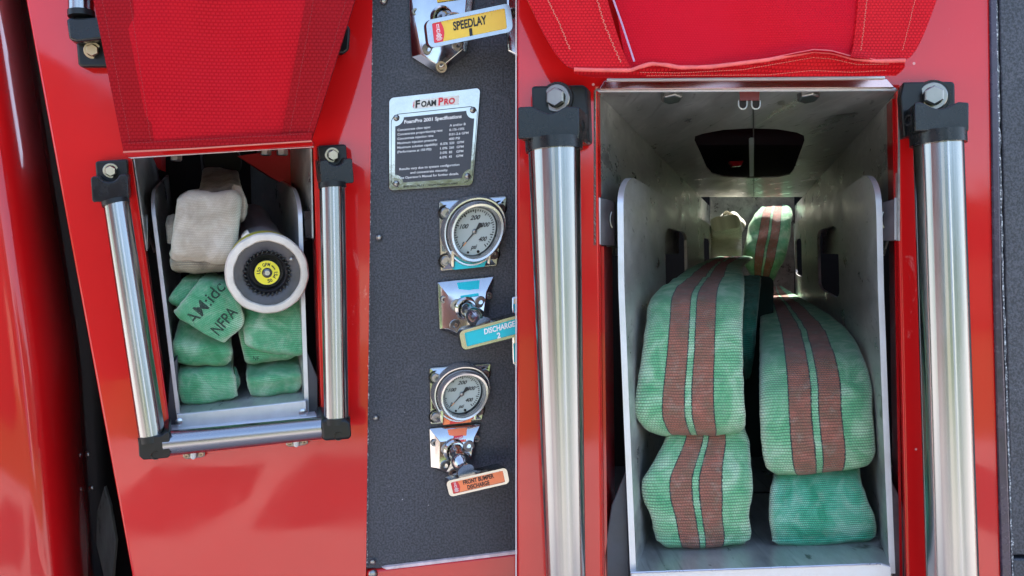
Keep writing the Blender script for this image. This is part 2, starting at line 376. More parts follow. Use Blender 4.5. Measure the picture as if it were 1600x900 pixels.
W_BIG = weave('striped hose weave', GR_B, GR_P, GR_D, 4.2, 4.5, ST, .28, con=.72)
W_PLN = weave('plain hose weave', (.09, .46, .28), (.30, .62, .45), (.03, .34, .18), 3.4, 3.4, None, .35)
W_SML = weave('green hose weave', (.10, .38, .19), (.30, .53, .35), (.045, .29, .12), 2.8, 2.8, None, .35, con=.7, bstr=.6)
W_WHT = weave('off white hose weave', (.50, .42, .335), (.60, .53, .44), (.40, .33, .25), 2.6, 2.6, None, .2, con=.4, bstr=.4)
W_WHB = weave('pale back hose weave', (.76, .73, .60), (.82, .80, .68), (.66, .63, .50), 3.2, 4.2, None, .2)
W_TAN = weave('dirty tan hose weave', (.24, .19, .13), (.33, .28, .20), (.13, .10, .07), 2.6, 2.8, None, .2)
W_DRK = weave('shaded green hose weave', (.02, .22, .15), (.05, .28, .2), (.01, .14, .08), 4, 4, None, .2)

# ------------------------------------------------------------ the place around: ground, far side of the yard
GZ = -1.25
m, ns, ls, p = mat('yard concrete'); GND = m
tc = ns.new('ShaderNodeTexCoord'); n = N(ns, 'ShaderNodeTexNoise', Scale=.6, Detail=8.0, Roughness=.65); ls.new(tc.outputs['Object'], n.inputs[0])
r = ramp(ns, [(.3, (.44, .39, .34)), (.7, (.58, .52, .46))]); ls.new(n.outputs[0], r.inputs[0]); ls.new(r.outputs[0], p.inputs['Base Color']); p.inputs['Roughness'].default_value = .85
MB().grid([[V((-60, 60, GZ)), V((60, 60, GZ))], [V((-60, -80, GZ)), V((60, -80, GZ))]]).build('ground', GND, kind='structure')
GRASS = simple('lawn green', (.10, .17, .035), .9, var=.4, vscale=8)
MB().grid([[V((-60, -5.3, GZ+.004)), V((60, -6.0, GZ+.004))], [V((-60, -80, GZ+.004)), V((60, -80, GZ+.004))]]).build('lawn', GRASS, kind='structure')

ASP = simple('dark reflection patch', (.10, .10, .10), .85, var=.3, vscale=6)  # invented ground patches that give the lower red paint dark reflections
for pts_ in (((-2.5, -4.5), (-1.75, -4.6), (-1.55, -3.6), (-1.65, -2.9), (-2.25, -2.75)), ((-1.5, -5.0), (-.75, -5.1), (-.7, -3.1), (-1.35, -3.0), (-1.45, -3.9)), ((2.2, -4.8), (3.3, -4.9), (3.4, -3.0), (2.5, -2.9))):
    MB().prism([V((x, y, GZ+.004)) for x, y in pts_], V((0, 0, -.02))).build('reflection_patch', ASP, kind='structure')
ct = thing('white_reflection_box', (3.4, -10, GZ), 'white container box added across the yard on the right to be reflected', 'container')  # unseen white box added for the paint and tubes to reflect
MB().prism([V((2.3, -10, GZ)), V((4.6, -10, GZ)), V((4.6, -10, .9)), V((2.3, -10, .9))], V((0, -2.4, 0))).build('body', simple('white reflection box paint', (.7, .7, .68), .6), ct)
MB().prism([V((2.4, -9.98, GZ+.1)), V((3.4, -9.98, GZ+.1)), V((3.4, -9.98, .8)), V((2.4, -9.98, .8))], V((0, -.02, 0))).build('door', simple('blue door', (.08, .14, .3), .6), ct)
sh = thing('dark_reflection_box', (-3.6, -9, GZ), 'dark shed box added across the yard on the left to be reflected', 'shed')  # unseen dark box added to break up the reflections
MB().prism([V((-4.3, -9, GZ)), V((-3.0, -9, GZ)), V((-3.0, -9, 1.5)), V((-3.65, -9, 2.0)), V((-4.3, -9, 1.5))], V((0, -2, 0))).build('wall', simple('dark timber', (.045, .03, .02), .8, var=.3), sh)
# sunlit tree line and a cream building across the yard: what the chrome and the paint reflect
mb = MB(); rows = []
for j in range(13):
    row = []
    for i in range(181):
        x = -60+i*120/180
        h = 3.6+2.6*noise.noise(V((x*.13, 3, 0)))+1.0*noise.noise(V((x*.6, 8, 0)))+.5*noise.noise(V((x*1.9, 2, 0)))
        if abs(x-7.5) < 1.6 or abs(x+10.5) < 1.2: h *= .30
        z = GZ+(h-GZ)*j/12; y = -21-1.4*noise.noise(V((x*.5, z*.6, 0)))-.6*noise.noise(V((x*1.7, z*1.9, 5)))-.08*j
        row.append(V((x, y, z)))
    rows.append(row)
mb.grid(rows); mb.build('treeline', simple('sunlit foliage', (.055, .075, .032), .8, var=.75, vscale=1.6, bmp=.8, bscale=5, bdist=.4), kind='stuff', label='green tree line across the yard facing the engine', cat='trees')
mb = MB().prism([V((-5.2, -3.5, GZ)), V((-5.2, -16, GZ)), V((-5.2, -16, 2.6)), V((-5.2, -3.5, 2.6))], V((-.3, 0, 0)))  # unseen wall added to darken the left side of the tube reflections
mb.build('reflection_wall', simple('dark red reflection wall', (.19, .085, .075), .8, var=.3, vscale=4), label='dark red wall added on the left of the yard to be reflected in the tubes', cat='wall')
bh = thing('station_building', (-2, -17, GZ), 'cream rendered building across the yard facing the engine', 'building')
mb = MB().prism([V((-4.6, -17, GZ)), V((-.6, -17, GZ)), V((-.6, -17, 1.1)), V((-4.6, -17, 1.1))], V((0, -4, 0))); mb.build('wall', simple('cream render', (.62, .50, .38), .8, var=.08, vscale=3), bh)
mb = MB().prism([V((-4.9, -16.7, 1.1)), V((-.3, -16.7, 1.1)), V((-.3, -16.7, 1.3)), V((-4.9, -16.7, 1.3))], V((0, -4.6, 0))); mb.build('roof', simple('grey roof sheet', (.12, .12, .13), .6), bh)

def ribbon(rows, th=.016, n=40, m=22, wob=.0012, seed=0, puff=5, name=None, mat_=None, jag=.0012, **kw):
    """flattened hose: rows = (xl, yl, xr, yr, Y[, YR]) outer surface, first to last along the hose"""
    L = [P(r[0], r[1], r[4]) for r in rows]; R = [P(r[2], r[3], r[5] if len(r) > 5 else r[4]) for r in rows]
    def cr(pts, t):
        k = min(int(t), len(pts)-2); f = t-k
        p0, p1, p2, p3 = pts[max(k-1, 0)], pts[k], pts[k+1], pts[min(k+2, len(pts)-1)]
        return .5*((2*p1)+(-p0+p2)*f+(2*p0-5*p1+4*p2-p3)*f*f+(-p0+3*p1-3*p2+p3)*f**3)
    ls_, rs_ = [], []
    for i in range(n+1):
        t = i/n*(len(rows)-1); ls_.append(cr(L, t)); rs_.append(cr(R, t))
    cs = [(a_+b_)/2 for a_, b_ in zip(ls_, rs_)]; ws = [b_-a_ for a_, b_ in zip(ls_, rs_)]
    nn = []
    for i in range(n+1):
        T = cs[min(i+1, n)]-cs[max(i-1, 0)]; q = ws[i].cross(T); nn.append(q.normalized() if q.length > 1e-9 else (nn[-1] if nn else V((0, -1, 0))))
    best = max(range(n+1), key=lambda i: abs(nn[i].dot((V((0, -D, 0))-cs[i]).normalized())))
    if nn[best].dot(V((0, -D, 0))-cs[best]) < 0: nn = [-q for q in nn]
    mb = MB(); grid = []; s_ = 0
    for i in range(n+1):
        if i: s_ += (cs[i]-cs[i-1]).length
        w2 = ws[i]*.5; ring = []; Nn = nn[i]
        hh = th/2
        us = [-math.cos(math.pi*k/m) for k in range(m+1)]
        for side in (1, -1):
            for u in (us if side == 1 else us[-2:0:-1]):
                e_ = max(0, 1-abs(u)**puff)**.5
                nz = noise.noise(cs[i]*14+V((u*1.7, seed*3.1, side)))*wob*3+noise.noise(cs[i]*45+V((u*3.7, seed*1.1, side)))*wob
                jl = noise.noise(V((s_*60, seed*7+u, 0)))*jag*abs(u)**8
                p_ = cs[i]+w2*u*(1+jl/max(w2.length, .01))+Nn*(side*hh*e_-hh+nz*e_)
                ring.append((p_, (u+1)/2))
        grid.append((ring, s_))
    k = 0; W_ = max(w.length for w in ws)*1000
    for ring, s_ in grid:
        for p_, u in ring: mb.uv[k] = (u*W_+seed*37, s_*1000+seed*91); mb.fr[k] = (u, s_); k += 1
    mb.grid([[p_ for p_, u in ring] for ring, s_ in grid], True)
    M_ = len(grid[0][0]); mb.f.append(tuple(range(M_))); mb.f.append(tuple(len(mb.v)-1-i for i in range(M_)))
    return mb
def hose(rows, mat_, label, group, th=.016, parent=None, name='fire_hose', **kw):
    mb = ribbon(rows, th, **kw)
    return mb.build(name, mat_, parent, smooth=60, label=label, cat='fire hose' if not parent else None, group=group)
def hexbolt(mb, c, ax, r, h, flange=1.35, fh=.15):
    c = V(c); ax = V(ax).normalized()
    mb.lathe(c, ax, [(r*flange, 0), (r*flange, h*fh), (r*flange*.95, h*(fh+.06)), (r*.98, h*(fh+.06))], 32)
    mb.lathe(c, ax, [(r*1.0, h*fh), (r*1.0, h*.88), (r*.86, h), (.0001, h)], 6)
def capscrew(mb, c, ax, r, h=.006, dark=None):
    c = V(c); ax = V(ax).normalized()
    mb.lathe(c, ax, [(r, 0), (r, h*.8), (r*.85, h), (r*.48, h), (r*.42, h*.3), (.0001, h*.3)], 24)
def domebolt(mb, c, ax, r, h):
    mb.lathe(V(c), V(ax), [(r, 0), (r*.97, h*.3), (r*.75, h*.75), (r*.4, h*.97), (.0001, h)], 24)

# ============================================================ LEFT HALF
nL = -DL.normalized(); nR = -DR.normalized()
# red side panel with the bay opening; the black pump panel is a separate sheet
opL = [(206, 246), (489, 231), (503, 668), (268, 684)]
mb = MB().plate([(0, -220), (585, -220), (569, 1200), (262, 1200)], [opL], lambda x, y: P(x, y, 0), DL*.045)
red_l = mb.build('body_panel', RED, bevel=.004, seg=3, label='glossy red side panel around the bay with the white nozzle', cat='body panel')
# cab corner, curving away into the gap
rows = []
for j in range(31):
    y = -220+j*1420/30
    xb = -12+.128*y-.00000*y*y; xe = 40+.155*y if y < 560 else 127+.055*(y-560)
    row = [P(xb-420, y, -.02), P(xb-200, y, -.02), P(xb-80, y, -.015)]
    for k in range(13):
        q = k/12*math.pi/2; row.append(P(lerp(xb-40, xe, math.sin(q)), y, -.01+.30*(1-math.cos(q))))
    row.append(P(xe+2, y, .6)); rows.append(row)
MB().grid(rows).build('cab_side', CABR, label='rounded red cab corner curving into the dark gap at the far left', cat='body panel')
# things in the gap
gp = thing('gap_bracket', P(150, 850, .30), 'grey plastic brace in the dark gap below the red cab corner', 'bracket')
MB().prism([P(x, y, .26) for x, y in ((163, 760), (151, 800), (150, 850), (163, 905), (176, 905), (181, 845), (172, 790))], V((0, .01, 0))).build('brace', simple('smoky plastic', (.12, .12, .11), .35, var=.4, vscale=60, stretch=(1, 1, .15)), gp, bevel=.001)
for x, y in ((137, 710), (143, 762)):
    b = MB(); domebolt(b, P(x, y, .2), (0, -1, 0), .0045, .003); b.build('bolt', BOLT, gp)
# black sheet put in for the darkness of the gap
MB().prism([P(x, y, .62) for x, y in ((-300, -250), (260, -250), (420, 1250), (-300, 1250))], V((0, .02, 0))).build('gap_backing', DARK, label='black sheet put in for the dark of the gap behind the cab corner', cat='frame')

# black pump panel and red panel below
mb = MB().prism([P(x, y, .004) for x, y in ((584, -220), (930, -220), (930, 843), (806, 861), (600, 884), (596, 889), (571, 889))], DL*.006)
MB_pan = mb.build('pump_panel', CRK, bevel=.002, label='black crinkle-finished pump panel carrying the gauges and pull handles', cat='control panel')
mb = MB()
edge = [(580.5+(571.5-580.5)*k/60, k/60*885) for k in range(61)]
for k in range(60):
    w0 = 2.5+1.6*noise.noise(V((k*.35, 1, 0))); w1 = 2.5+1.6*noise.noise(V(((k+1)*.35, 1, 0)))
    (xa, ya), (xb_, yb) = edge[k], edge[k+1]
    mb.add([P(xa, ya, .0028), P(xa+w0, ya, .0028), P(xb_+w1, yb, .0028), P(xb_, yb, .0028)], [(0, 1, 2, 3)])
mb.build('worn_edge', CRKE, MB_pan)
mb = MB().prism([P(x, y, .001) for x, y in ((573, 893), (604, 889), (806, 866), (930, 850), (930, 1200), (569, 1200))], DL*.02)
low = mb.build('lower_panel', RED, bevel=.003, label='red lower body strip under the black pump panel', cat='body panel')
MB().prism([P(x, y, .0) for x, y in ((597, 887), (640, 881.5), (806, 861.5), (900, 850), (900, 854.5), (806, 866), (640, 886), (604, 890))], DL*.008).build('sealant_line', PINK, low)
for i, (x, y, r_) in enumerate(((600, 1, 6.5), (592.5, 371, 5.2), (587.5, 653, 4.6), (583, 878, 4.6))):
    b = MB(); domebolt(b, P(x, y, .0), nL, r_/1000, .004); domebolt(b, P(x, y, -.0035), nL, r_*.45/1000, .0005)
    b.build('panel_screw', BOLT, label=('button-head screw at the top of the black pump panel edge', 'button-head screw on the pump panel edge level with the upper gauge',
            'button-head screw on the pump panel edge level with the lower gauge', 'button-head screw in the bottom left corner of the black pump panel')[i], cat='screw', group='screws down the pump panel edge')
b = MB(); domebolt(b, P(583, 897, -.002), nL, .0075, .005); b.build('panel_screw', BOLT, label='dome screw on the red lower strip, half cut by the frame bottom', cat='screw')

# ---- left bay
bay = thing('bay_liner', FL(206, 246, 0), 'grey sheet lining of the left hose bay with a black strap bracket each side', 'liner')
MB().plate([(0, 240), (.0, 392), (.10, 392), (.14, 415), (1.3, 415), (1.3, 240)], [], lambda t, v: FL(208+(v-246)*.14, v, t), V((.002, 0, 0))).build('side_wall', ALUB, bay)
MB().plate([(0, 232), (.0, 372), (.12, 392), (1.3, 392), (1.3, 232)], [], lambda t, v: FL(487+(v-231)*.02, v, t), V((-.002, 0, 0))).build('side_wall', ALUB, bay)
for x0, x1, y0, y1, dx in ((221, 230, 338, 392, 0), (474, 488, 330, 374, 0)):
    MB().prism([P(x0, y0, .012), P(x1, y0-2, .008), P(x1+1, y1, .008), P(x0+3, y1-3, .012)], DL*.012).build('strap_bracket', RUBL if x0 > 300 else BOLT, bay, bevel=.001)
MB().prism([P(190, 238, -.004), P(490, 221, -.004), P(490, 229, -.004), P(205, 247, -.004)], DL*.03).build('header_rail', RED, bay, bevel=.002)
mb = MB().prism([P(200, 246.2, -.0045), P(490, 229, -.0045), P(490, 230, -.0045), P(205, 247.8, -.0045)], DL*.01); mb.build('chipped_edge', PINK, bay)
for x, y in ((275, 245), (443, 236), (417, 236)):
    b = MB(); b.lathe(FL(x, y-3, .02), V((0, 0, -1)), [(.009, 0), (.009, .009), (.008, .010), (.0001, .010)], 6); b.build('hex_bolt', BOLT, bay)
# dim red structure seen above the hoses
MB().prism([P(x, y, .30) for x, y in ((371, 244), (500, 225), (500, 300), (462, 300))], V((-.02, .2, 0))).build('painted_brace', REDM, bay)
MB().prism([P(x, y, .28) for x, y in ((238, 244), (252, 243), (252, 266), (246, 262))], V((0, .02, 0))).build('painted_brace', REDM, bay)

tray = thing('hose_tray', FL(277, 672, 0), 'aluminium hose tray in the left bay holding the nozzle and pale green hoses', 'hose tray', 'aluminium hose trays')
def uL(v): return 236+(v-330)*.1235
def uR(v): return 467+(v-330)*.0345
def plate_outline(v0, v1, rt, rv, t1):
    p = [(t1, v0)]
    for k in range(9):
        q = math.pi/2*k/8; p.append((rt*(1-math.sin(q)), v0+rv*(1-math.cos(q))))
    return p+[(0, v1), (t1, v1)]
MB().plate(plate_outline(303, 668, .10, 38, 1.3), [], lambda t, v: FL(uL(v), v, t+.012), V((.0055, 0, 0))).build('side_plate', ALU, tray)
MB().plate(plate_outline(300, 652, .10, 40, 1.3), [], lambda t, v: FL(uR(v), v, t+.012), V((.006, 0, 0))).build('side_plate', ALU, tray)
ed = MB()
def edge_strip(uf, v0, v1, rt, rv, w, F, toff, n=26):
    rows = []
    for k in range(9):
        q = math.pi/2*k/8; rows.append((rt*(1-math.sin(q)), v0+rv*(1-math.cos(q))))
    rows += [(0, v0+rv+(v1-v0-rv)*k/n) for k in range(1, n+1)]
    out = []
    for t, v in rows:
        a_ = F(uf(v)-.3, v, t+toff-.0012); b_ = F(uf(v)+w+.3, v, t+toff-.0012); out.append([a_, b_])
    mb_ = MB(); mb_.grid(out); return mb_
edge_strip(uL, 303, 668, .10, 38, 5.5, FL, .012).build('bright_edge', ALUE, tray)
edge_strip(uR, 300, 652, .10, 40, 6.0, FL, .012).build('bright_edge', ALUE, tray)
MB().add([FL(278, 650, .012), FL(478, 630, .012), FL(478, 630, 1.2), FL(278, 650, 1.2)], [(0, 1, 2, 3)])
mb = MB(); mb.add([FL(276, 649, .0), FL(479, 627, .0), FL(479, 627, 1.2), FL(276, 649, 1.2)], [(0, 1, 2, 3)]); mb.build('floor', ALU, tray)
mb = MB().prism([P(277, 648, -.004), P(478, 626, -.004), P(480, 659, -.004), P(277, 674, -.004)], DL*.006); mb.build('front_lip', ALUE, tray, bevel=.0012)
# weld bead
rows_ = [P(277+k*5, 672-k*5*.093+1.4*noise.noise(V((k*.8, 0, 3))), -.0065) for k in range(40)]
MB().tube(rows_, [.0015+.0007*abs(noise.noise(V((k*1.3, 5, 0)))) for k in range(40)], 8).build('weld_bead', WELD, tray)
for x, y in ((281, 660), (474, 645)): b = MB(); domebolt(b, P(x, y, -.003), nL, .007, .0025); b.build('weld_blob', WELD, tray)
# sloped gussets either side of the tray
DGS = simple('dark grey gusset', (.045, .047, .055), .6, var=.3)
gs = thing('gusset_plate', P(262, 640, .01), 'dark bent gusset left of the left tray foot beside the red opening edge', 'gusset')
MB().prism([P(x, y, .012) for x, y in ((266, 570), (277, 560), (278, 676), (264, 676), (262, 640))], DL*.1).build('plate', DGS, gs, bevel=.001)
gs = thing('gusset_plate', P(488, 600, .01), 'dark bent gusset right of the left tray foot beside the red opening edge', 'gusset')
MB().prism([P(x, y, .012) for x, y in ((480, 550), (496, 590), (497, 660), (482, 664))], DL*.1).build('plate', DGS, gs, bevel=.001)
MB().prism([P(x, y, -.01) for x, y in ((262, 672), (495, 650), (497, 654), (262, 680))], DL*.04).build('sill_plate', ALUE, tray, bevel=.001)

# ---- roller guard of the left bay
def bracket(parent, mapf, d, bolt_r, side=0, Y0=0.0, bmat=BOLT, flip=False):
    """mapf(x,y,h): design space 0..100 across, 0..100 down; h metres out"""
    f = (lambda x, y: (x, 100-y)) if flip else (lambda x, y: (x, y))
    up = [f(x, y) for x, y in rrect(8, 0, 96, 58, 7)]
    mb = MB().prism([mapf(x, y, .022) for x, y in up], V(d)*.022); 
    o = mb.build('bracket', RUB, parent, bevel=.0025, seg=3)
    lo = [(0, 40), (0, 96), (4, 100), (96, 100), (100, 96), (100, 40), (96, 36), (78, 36)]
    for k in range(1, 10):
        q = math.pi*k/10; lo.append((50+26*math.cos(q), 37+16*math.sin(q)**1.2))
    lo += [(22, 36), (4, 36)]
    mb = MB().prism([mapf(*f(x, y), .052) for x, y in lo], V(d)*.05); c_ = mb.build('clamp', RUBL, o, bevel=.003, seg=3)
    # collar around the bolt
    mb = MB(); cc = mapf(*f(50, 26), .022); hexbolt(mb, cc, -V(d), bolt_r, bolt_r*1.5); mb.build('hex_bolt', bmat, o)
    return o
def roller(parent, a_, ra, b_, rb, Y, m_=None):
    pa, pb = P(*a_, Y), P(*b_, Y); k = (D+Y)/D/1000
    ax = pb-pa
    n_ = 14; pts = [pa+ax*i/n_ for i in range(n_+1)]
    o = MB().tube(pts, [lerp(ra, rb, i/n_)*k for i in range(n_+1)], 64).build('roller_tube', m_ or STEEL, parent, smooth=50)
    return o
gd = thing('roller_guard', P(380, 690, -.05), 'U-shaped stainless roller guard around the bay with the white nozzle', 'roller guard', 'stainless roller guards')
roller(gd, (182, 318), 19, (239, 688), 19.5, -.05)
roller(gd, (519.5, 292), 20, (526, 662), 19, -.05)
roller(gd, (262, 693), 19.5, (506, 668), 17.5, -.05, STEELH)
def pxmap(cs, Y, d): 
    q = quad(cs, Y, d); return lambda x, y, h=0: q(x/100, y/100, h)
bracket(gd, pxmap([(147, 252), (203, 248), (206, 309), (151, 312)], 0, DL), DL, .0085)
bracket(gd, pxmap([(490, 228), (539, 225), (544, 283), (495, 286)], 0, DL), DL, .0085)
for (ax_, ay, bx, by, r_) in ((180, 313, 182, 320, 20.5), (519, 286, 519.6, 294, 21.5)):
    MB().tube([P(ax_, ay, -.05), P(bx, by, -.05)], r_/1000*.96, 48).build('collar', RUB, gd)
def corner(parent, pts, cup):
    o = MB().prism([P(x, y, -.068) for x, y in pts], DL*.06).build('corner_block', RUB, parent, bevel=.004, seg=3)
    (cx, cy, r_) = cup
    b = MB(); b.lathe(P(cx, cy, -.0685), nL, [(r_, 0), (r_*.9, -.001), (r_*.85, -.003), (.0001, -.003)], 24); b.build('plug', BOLTB, o)
    return o
corner(gd, [(216, 686), (224, 683), (252, 681), (262, 674), (265, 676), (266, 712), (262, 716), (224, 719), (217, 713)], (243, 712, .0065))
corner(gd, [(502, 660), (508, 653), (514, 656), (540, 655), (548, 660), (550, 683), (545, 687), (507, 690), (503, 685)], (529, 682, .0065))
MB().tube([P(238, 680, -.05), P(239.5, 690, -.05)], .0205, 48).build('collar', RUB, gd)
MB().tube([P(525.5, 652, -.05), P(526, 662, -.05)], .0205, 48).build('collar', RUB, gd)
# bay above, mostly hidden by the flap
gu = thing('roller_guard', P(134, 60, -.04), 'upper stainless roller end and black bracket half hidden by the left red flap', 'roller guard', 'stainless roller guards')
roller(gu, (124, -260), 18, (127, 20), 18.5, -.045)
MB().tube([P(127, 18, -.045), P(127.5, 27, -.045)], .019, 48).build('collar', RUB, gu)
o = MB().prism([P(x, y, -.058) for x, y in ((104, 32), (107, 27), (165, 27), (172, 60), (120, 66), (108, 62))], DL*.05).build('clamp', RUBL, gu, bevel=.004, seg=3)
o = MB().prism([P(x, y, -.022) for x, y in ((118, 55), (165, 55), (175, 105), (126, 105), (122, 100))], DL*.024).build('bracket', RUB, gu, bevel=.004, seg=3)
b = MB(); hexbolt(b, P(145, 79, -.022), nL, .0095, .012, 1.35); b.build('hex_bolt', BOLTB, o)
MB().prism([P(x, y, -.03) for x, y in ((500, 30), (540, 34), (548, 44), (546, 78), (538, 84), (500, 84))], DL*.03).build('bracket', RUB, gu, bevel=.004, seg=3)
# small drain latches under the bottom roller
for i, (x, y) in enumerate(((302, 711), (463, 692))):
    t = thing('drain_latch', P(x, y, 0), ('small latch with white pin under the left end of the bottom roller', 'small latch with white pin under the right end of the bottom roller')[i], 'latch', 'latches under the bottom roller')
    MB().prism([P(x+a_, y+b_, -.006) for a_, b_ in ((-17, -4), (17, -8), (19, 1), (14, 4), (-11, 7), (-16, 4))], DL*.006).build('base_plate', BOLT, t, bevel=.0015)
    for s_ in (-11, 12):
        b = MB(); capscrew(b, P(x+s_, y-.9-s_*.13, -.006), nL, .0042, .004); b.build('screw', BOLTB, t)
    MB().tube([P(x, y-8, -.012), P(x, y+3, -.012), P(x, y+5, -.012), P(x, y+6.5, -.012)], [.0042, .0042, .0036, .0015], 16).build('pin', PLAS, t)

# ---- left flap
def cloth(cs, Yt, Yb, nx, ny, mat_, parent, name, wav=.003, th=.003, off=0.0, seed=0, edgefn=None):
    """cs TL TR BR BL pixels; hangs from Yt to Yb"""
    mb = MB(); rows = []
    for j in range(ny+1):
        v = j/ny; row = []
        for i in range(nx+1):
            u = i/nx
            x = lerp(lerp(cs[0][0], cs[1][0], u), lerp(cs[3][0], cs[2][0], u), v); y = lerp(lerp(cs[0][1], cs[1][1], u), lerp(cs[3][1], cs[2][1], u), v)
            Y = lerp(Yt, Yb, v)
            if edgefn: x, y, Y = edgefn(x, y, Y, u, v)
            Y += noise.noise(V((x*.006, y*.005, seed)))*wav+off
            row.append(P(x, y, Y))
        rows.append(row)
    mb.grid(rows); k = 0
    for j in range(ny+1):
        for i in range(nx+1): q = mb.v[k]; mb.uv[k] = (q.x*1000, q.z*1000); mb.fr[k] = (i/nx, j/ny); k += 1
    n0 = len(mb.v); back = [q+V((0, th, 0)) for q in mb.v]; fs = list(mb.f)
    mb.v += back; mb.f += [tuple(i+n0 for i in reversed(f)) for f in fs]
    for k in range(n0): mb.uv[n0+k] = mb.uv[k]; mb.fr[n0+k] = mb.fr[k]
    W_ = nx+1
    bd = [i for i in range(W_)]+[j*W_+nx for j in range(1, ny+1)]+[ny*W_+i for i in range(nx-1, -1, -1)]+[j*W_ for j in range(ny-1, 0, -1)]
    for k in range(len(bd)): a_, b_ = bd[k], bd[(k+1) % len(bd)]; mb.f.append((a_, b_, b_+n0, a_+n0))
    return mb.build(name, mat_, parent, smooth=60)
def stitches(parent, pts, Y, mat_, step=4.2, ln=2.6, r_=.0006, wig=.5, name='stitching', zig=0.0):
    mb = MB(); k = 0
    for (a_, b_) in zip(pts[:-1], pts[1:]):
        L_ = math.hypot(b_[0]-a_[0], b_[1]-a_[1]); n_ = max(1, int(L_/step)); dx, dy = (b_[0]-a_[0])/L_, (b_[1]-a_[1])/L_
        for i in range(n_):
            t_ = i/n_; x = lerp(a_[0], b_[0], t_)+random.uniform(-wig, wig); y = lerp(a_[1], b_[1], t_)
            Yq = Y(x, y) if callable(Y) else Y
            sx_, sy_ = -dy*zig*(1 if i % 2 else -1), dx*zig*(1 if i % 2 else -1)
            mb.tube([P(x-sx_, y-sy_, Yq), P(x+dx*ln*.5, y+dy*ln*.5, Yq-.0007), P(x+dx*ln+sx_, y+dy*ln+sy_, Yq)], [r_*.6, r_, r_*.6], 5, False)
    return mb.build(name, mat_, parent)
fl = thing('bay_cover_flap', P(340, 235, -.08), 'red woven vinyl flap with darker side hems hanging over the left bay', 'cover flap', 'red vinyl cover flaps')
Yt, Yb = -.085, -.075
TT = -200
def fx(xt, xb, y, yb_=236): return xt+(xb-xt)*(y/yb_)
cloth([(fx(192, 238, TT), TT), (fx(488, 443, TT), TT), (445, 222), (237, 234)], Yt, Yb, 40, 40, VIN, fl, 'fabric', .016)
cloth([(fx(146, 193, TT), TT), (fx(206, 242, TT), TT), (243, 234), (193, 238)], Yt, Yb, 10, 40, VINB, fl, 'side_hem', .008, .004, -.0035)
cloth([(fx(478, 436, TT), TT), (fx(557, 487, TT), TT), (487, 217), (438, 223)], Yt, Yb, 12, 40, VINB, fl, 'side_hem', .008, .004, -.0035)
cloth([(191, 223), (488, 207), (486, 221), (194, 238)], -.083, -.083, 40, 4, VINB, fl, 'bottom_hem', .002, .005, -.002)
stitches(fl, [(fx(160, 205, -10), -10), (203, 222)], -.094, THRD, 4.5, 3, .0005)
stitches(fl, [(fx(203, 238, -10), -10), (236, 222)], -.094, THRD, 4.5, 3, .0005)
stitches(fl, [(fx(490, 450, -10), -10), (452, 212)], -.094, THRD, 4.5, 3, .0005)
stitches(fl, [(fx(541, 478, -10), -10), (481, 208)], -.094, THRD, 4.5, 3, .0005)
stitches(fl, [(200, 224), (480, 209)], -.0895, THRD, 4.5, 3, .0005)
MB().tube([P(193, 237.5, -.086), P(300, 232.5, -.087), P(487, 220.5, -.086)], .0012, 8).build('piping', THR, fl)

# ---- left hoses
G1 = 'folded pale green hoses in the left tray'
sm = dict(th=.015, wob=.0012)
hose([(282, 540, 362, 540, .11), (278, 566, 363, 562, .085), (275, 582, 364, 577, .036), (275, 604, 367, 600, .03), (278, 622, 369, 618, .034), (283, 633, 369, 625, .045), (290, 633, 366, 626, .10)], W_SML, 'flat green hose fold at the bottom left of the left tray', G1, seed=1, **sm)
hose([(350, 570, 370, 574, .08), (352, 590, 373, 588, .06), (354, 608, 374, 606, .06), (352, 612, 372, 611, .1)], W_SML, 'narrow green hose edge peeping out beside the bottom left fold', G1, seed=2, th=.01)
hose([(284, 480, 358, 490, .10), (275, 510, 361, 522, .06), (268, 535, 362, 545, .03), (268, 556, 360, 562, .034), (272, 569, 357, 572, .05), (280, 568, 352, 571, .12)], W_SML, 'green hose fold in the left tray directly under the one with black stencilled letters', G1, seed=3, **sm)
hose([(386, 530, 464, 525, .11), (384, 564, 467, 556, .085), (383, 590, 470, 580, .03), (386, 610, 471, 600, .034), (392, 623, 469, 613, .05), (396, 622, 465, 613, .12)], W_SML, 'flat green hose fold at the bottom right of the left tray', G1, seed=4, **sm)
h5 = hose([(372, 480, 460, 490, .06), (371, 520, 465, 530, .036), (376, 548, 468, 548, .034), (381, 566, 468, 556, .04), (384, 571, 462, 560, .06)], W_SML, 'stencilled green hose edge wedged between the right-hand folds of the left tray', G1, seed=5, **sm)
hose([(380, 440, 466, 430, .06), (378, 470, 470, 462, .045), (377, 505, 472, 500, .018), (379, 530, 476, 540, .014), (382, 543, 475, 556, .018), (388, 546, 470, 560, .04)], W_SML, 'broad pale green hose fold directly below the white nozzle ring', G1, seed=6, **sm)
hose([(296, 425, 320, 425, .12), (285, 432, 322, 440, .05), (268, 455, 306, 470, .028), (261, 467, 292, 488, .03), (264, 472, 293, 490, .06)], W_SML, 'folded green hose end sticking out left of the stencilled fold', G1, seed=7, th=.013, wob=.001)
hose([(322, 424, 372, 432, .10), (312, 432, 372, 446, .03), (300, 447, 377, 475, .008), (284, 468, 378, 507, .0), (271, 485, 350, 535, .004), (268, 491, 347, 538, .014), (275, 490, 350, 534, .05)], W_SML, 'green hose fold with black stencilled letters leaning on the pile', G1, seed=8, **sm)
h8 = bpy.data.objects[[o.name for o in C.objects if o.get('label', '').startswith('green hose fold with black')][0]]
qf = quad([(304, 446), (378, 478), (360, 530), (273, 483)], -.0035, DL)     # face of the stencilled fold: u along hose width
mb = MB(); rot_ = 0
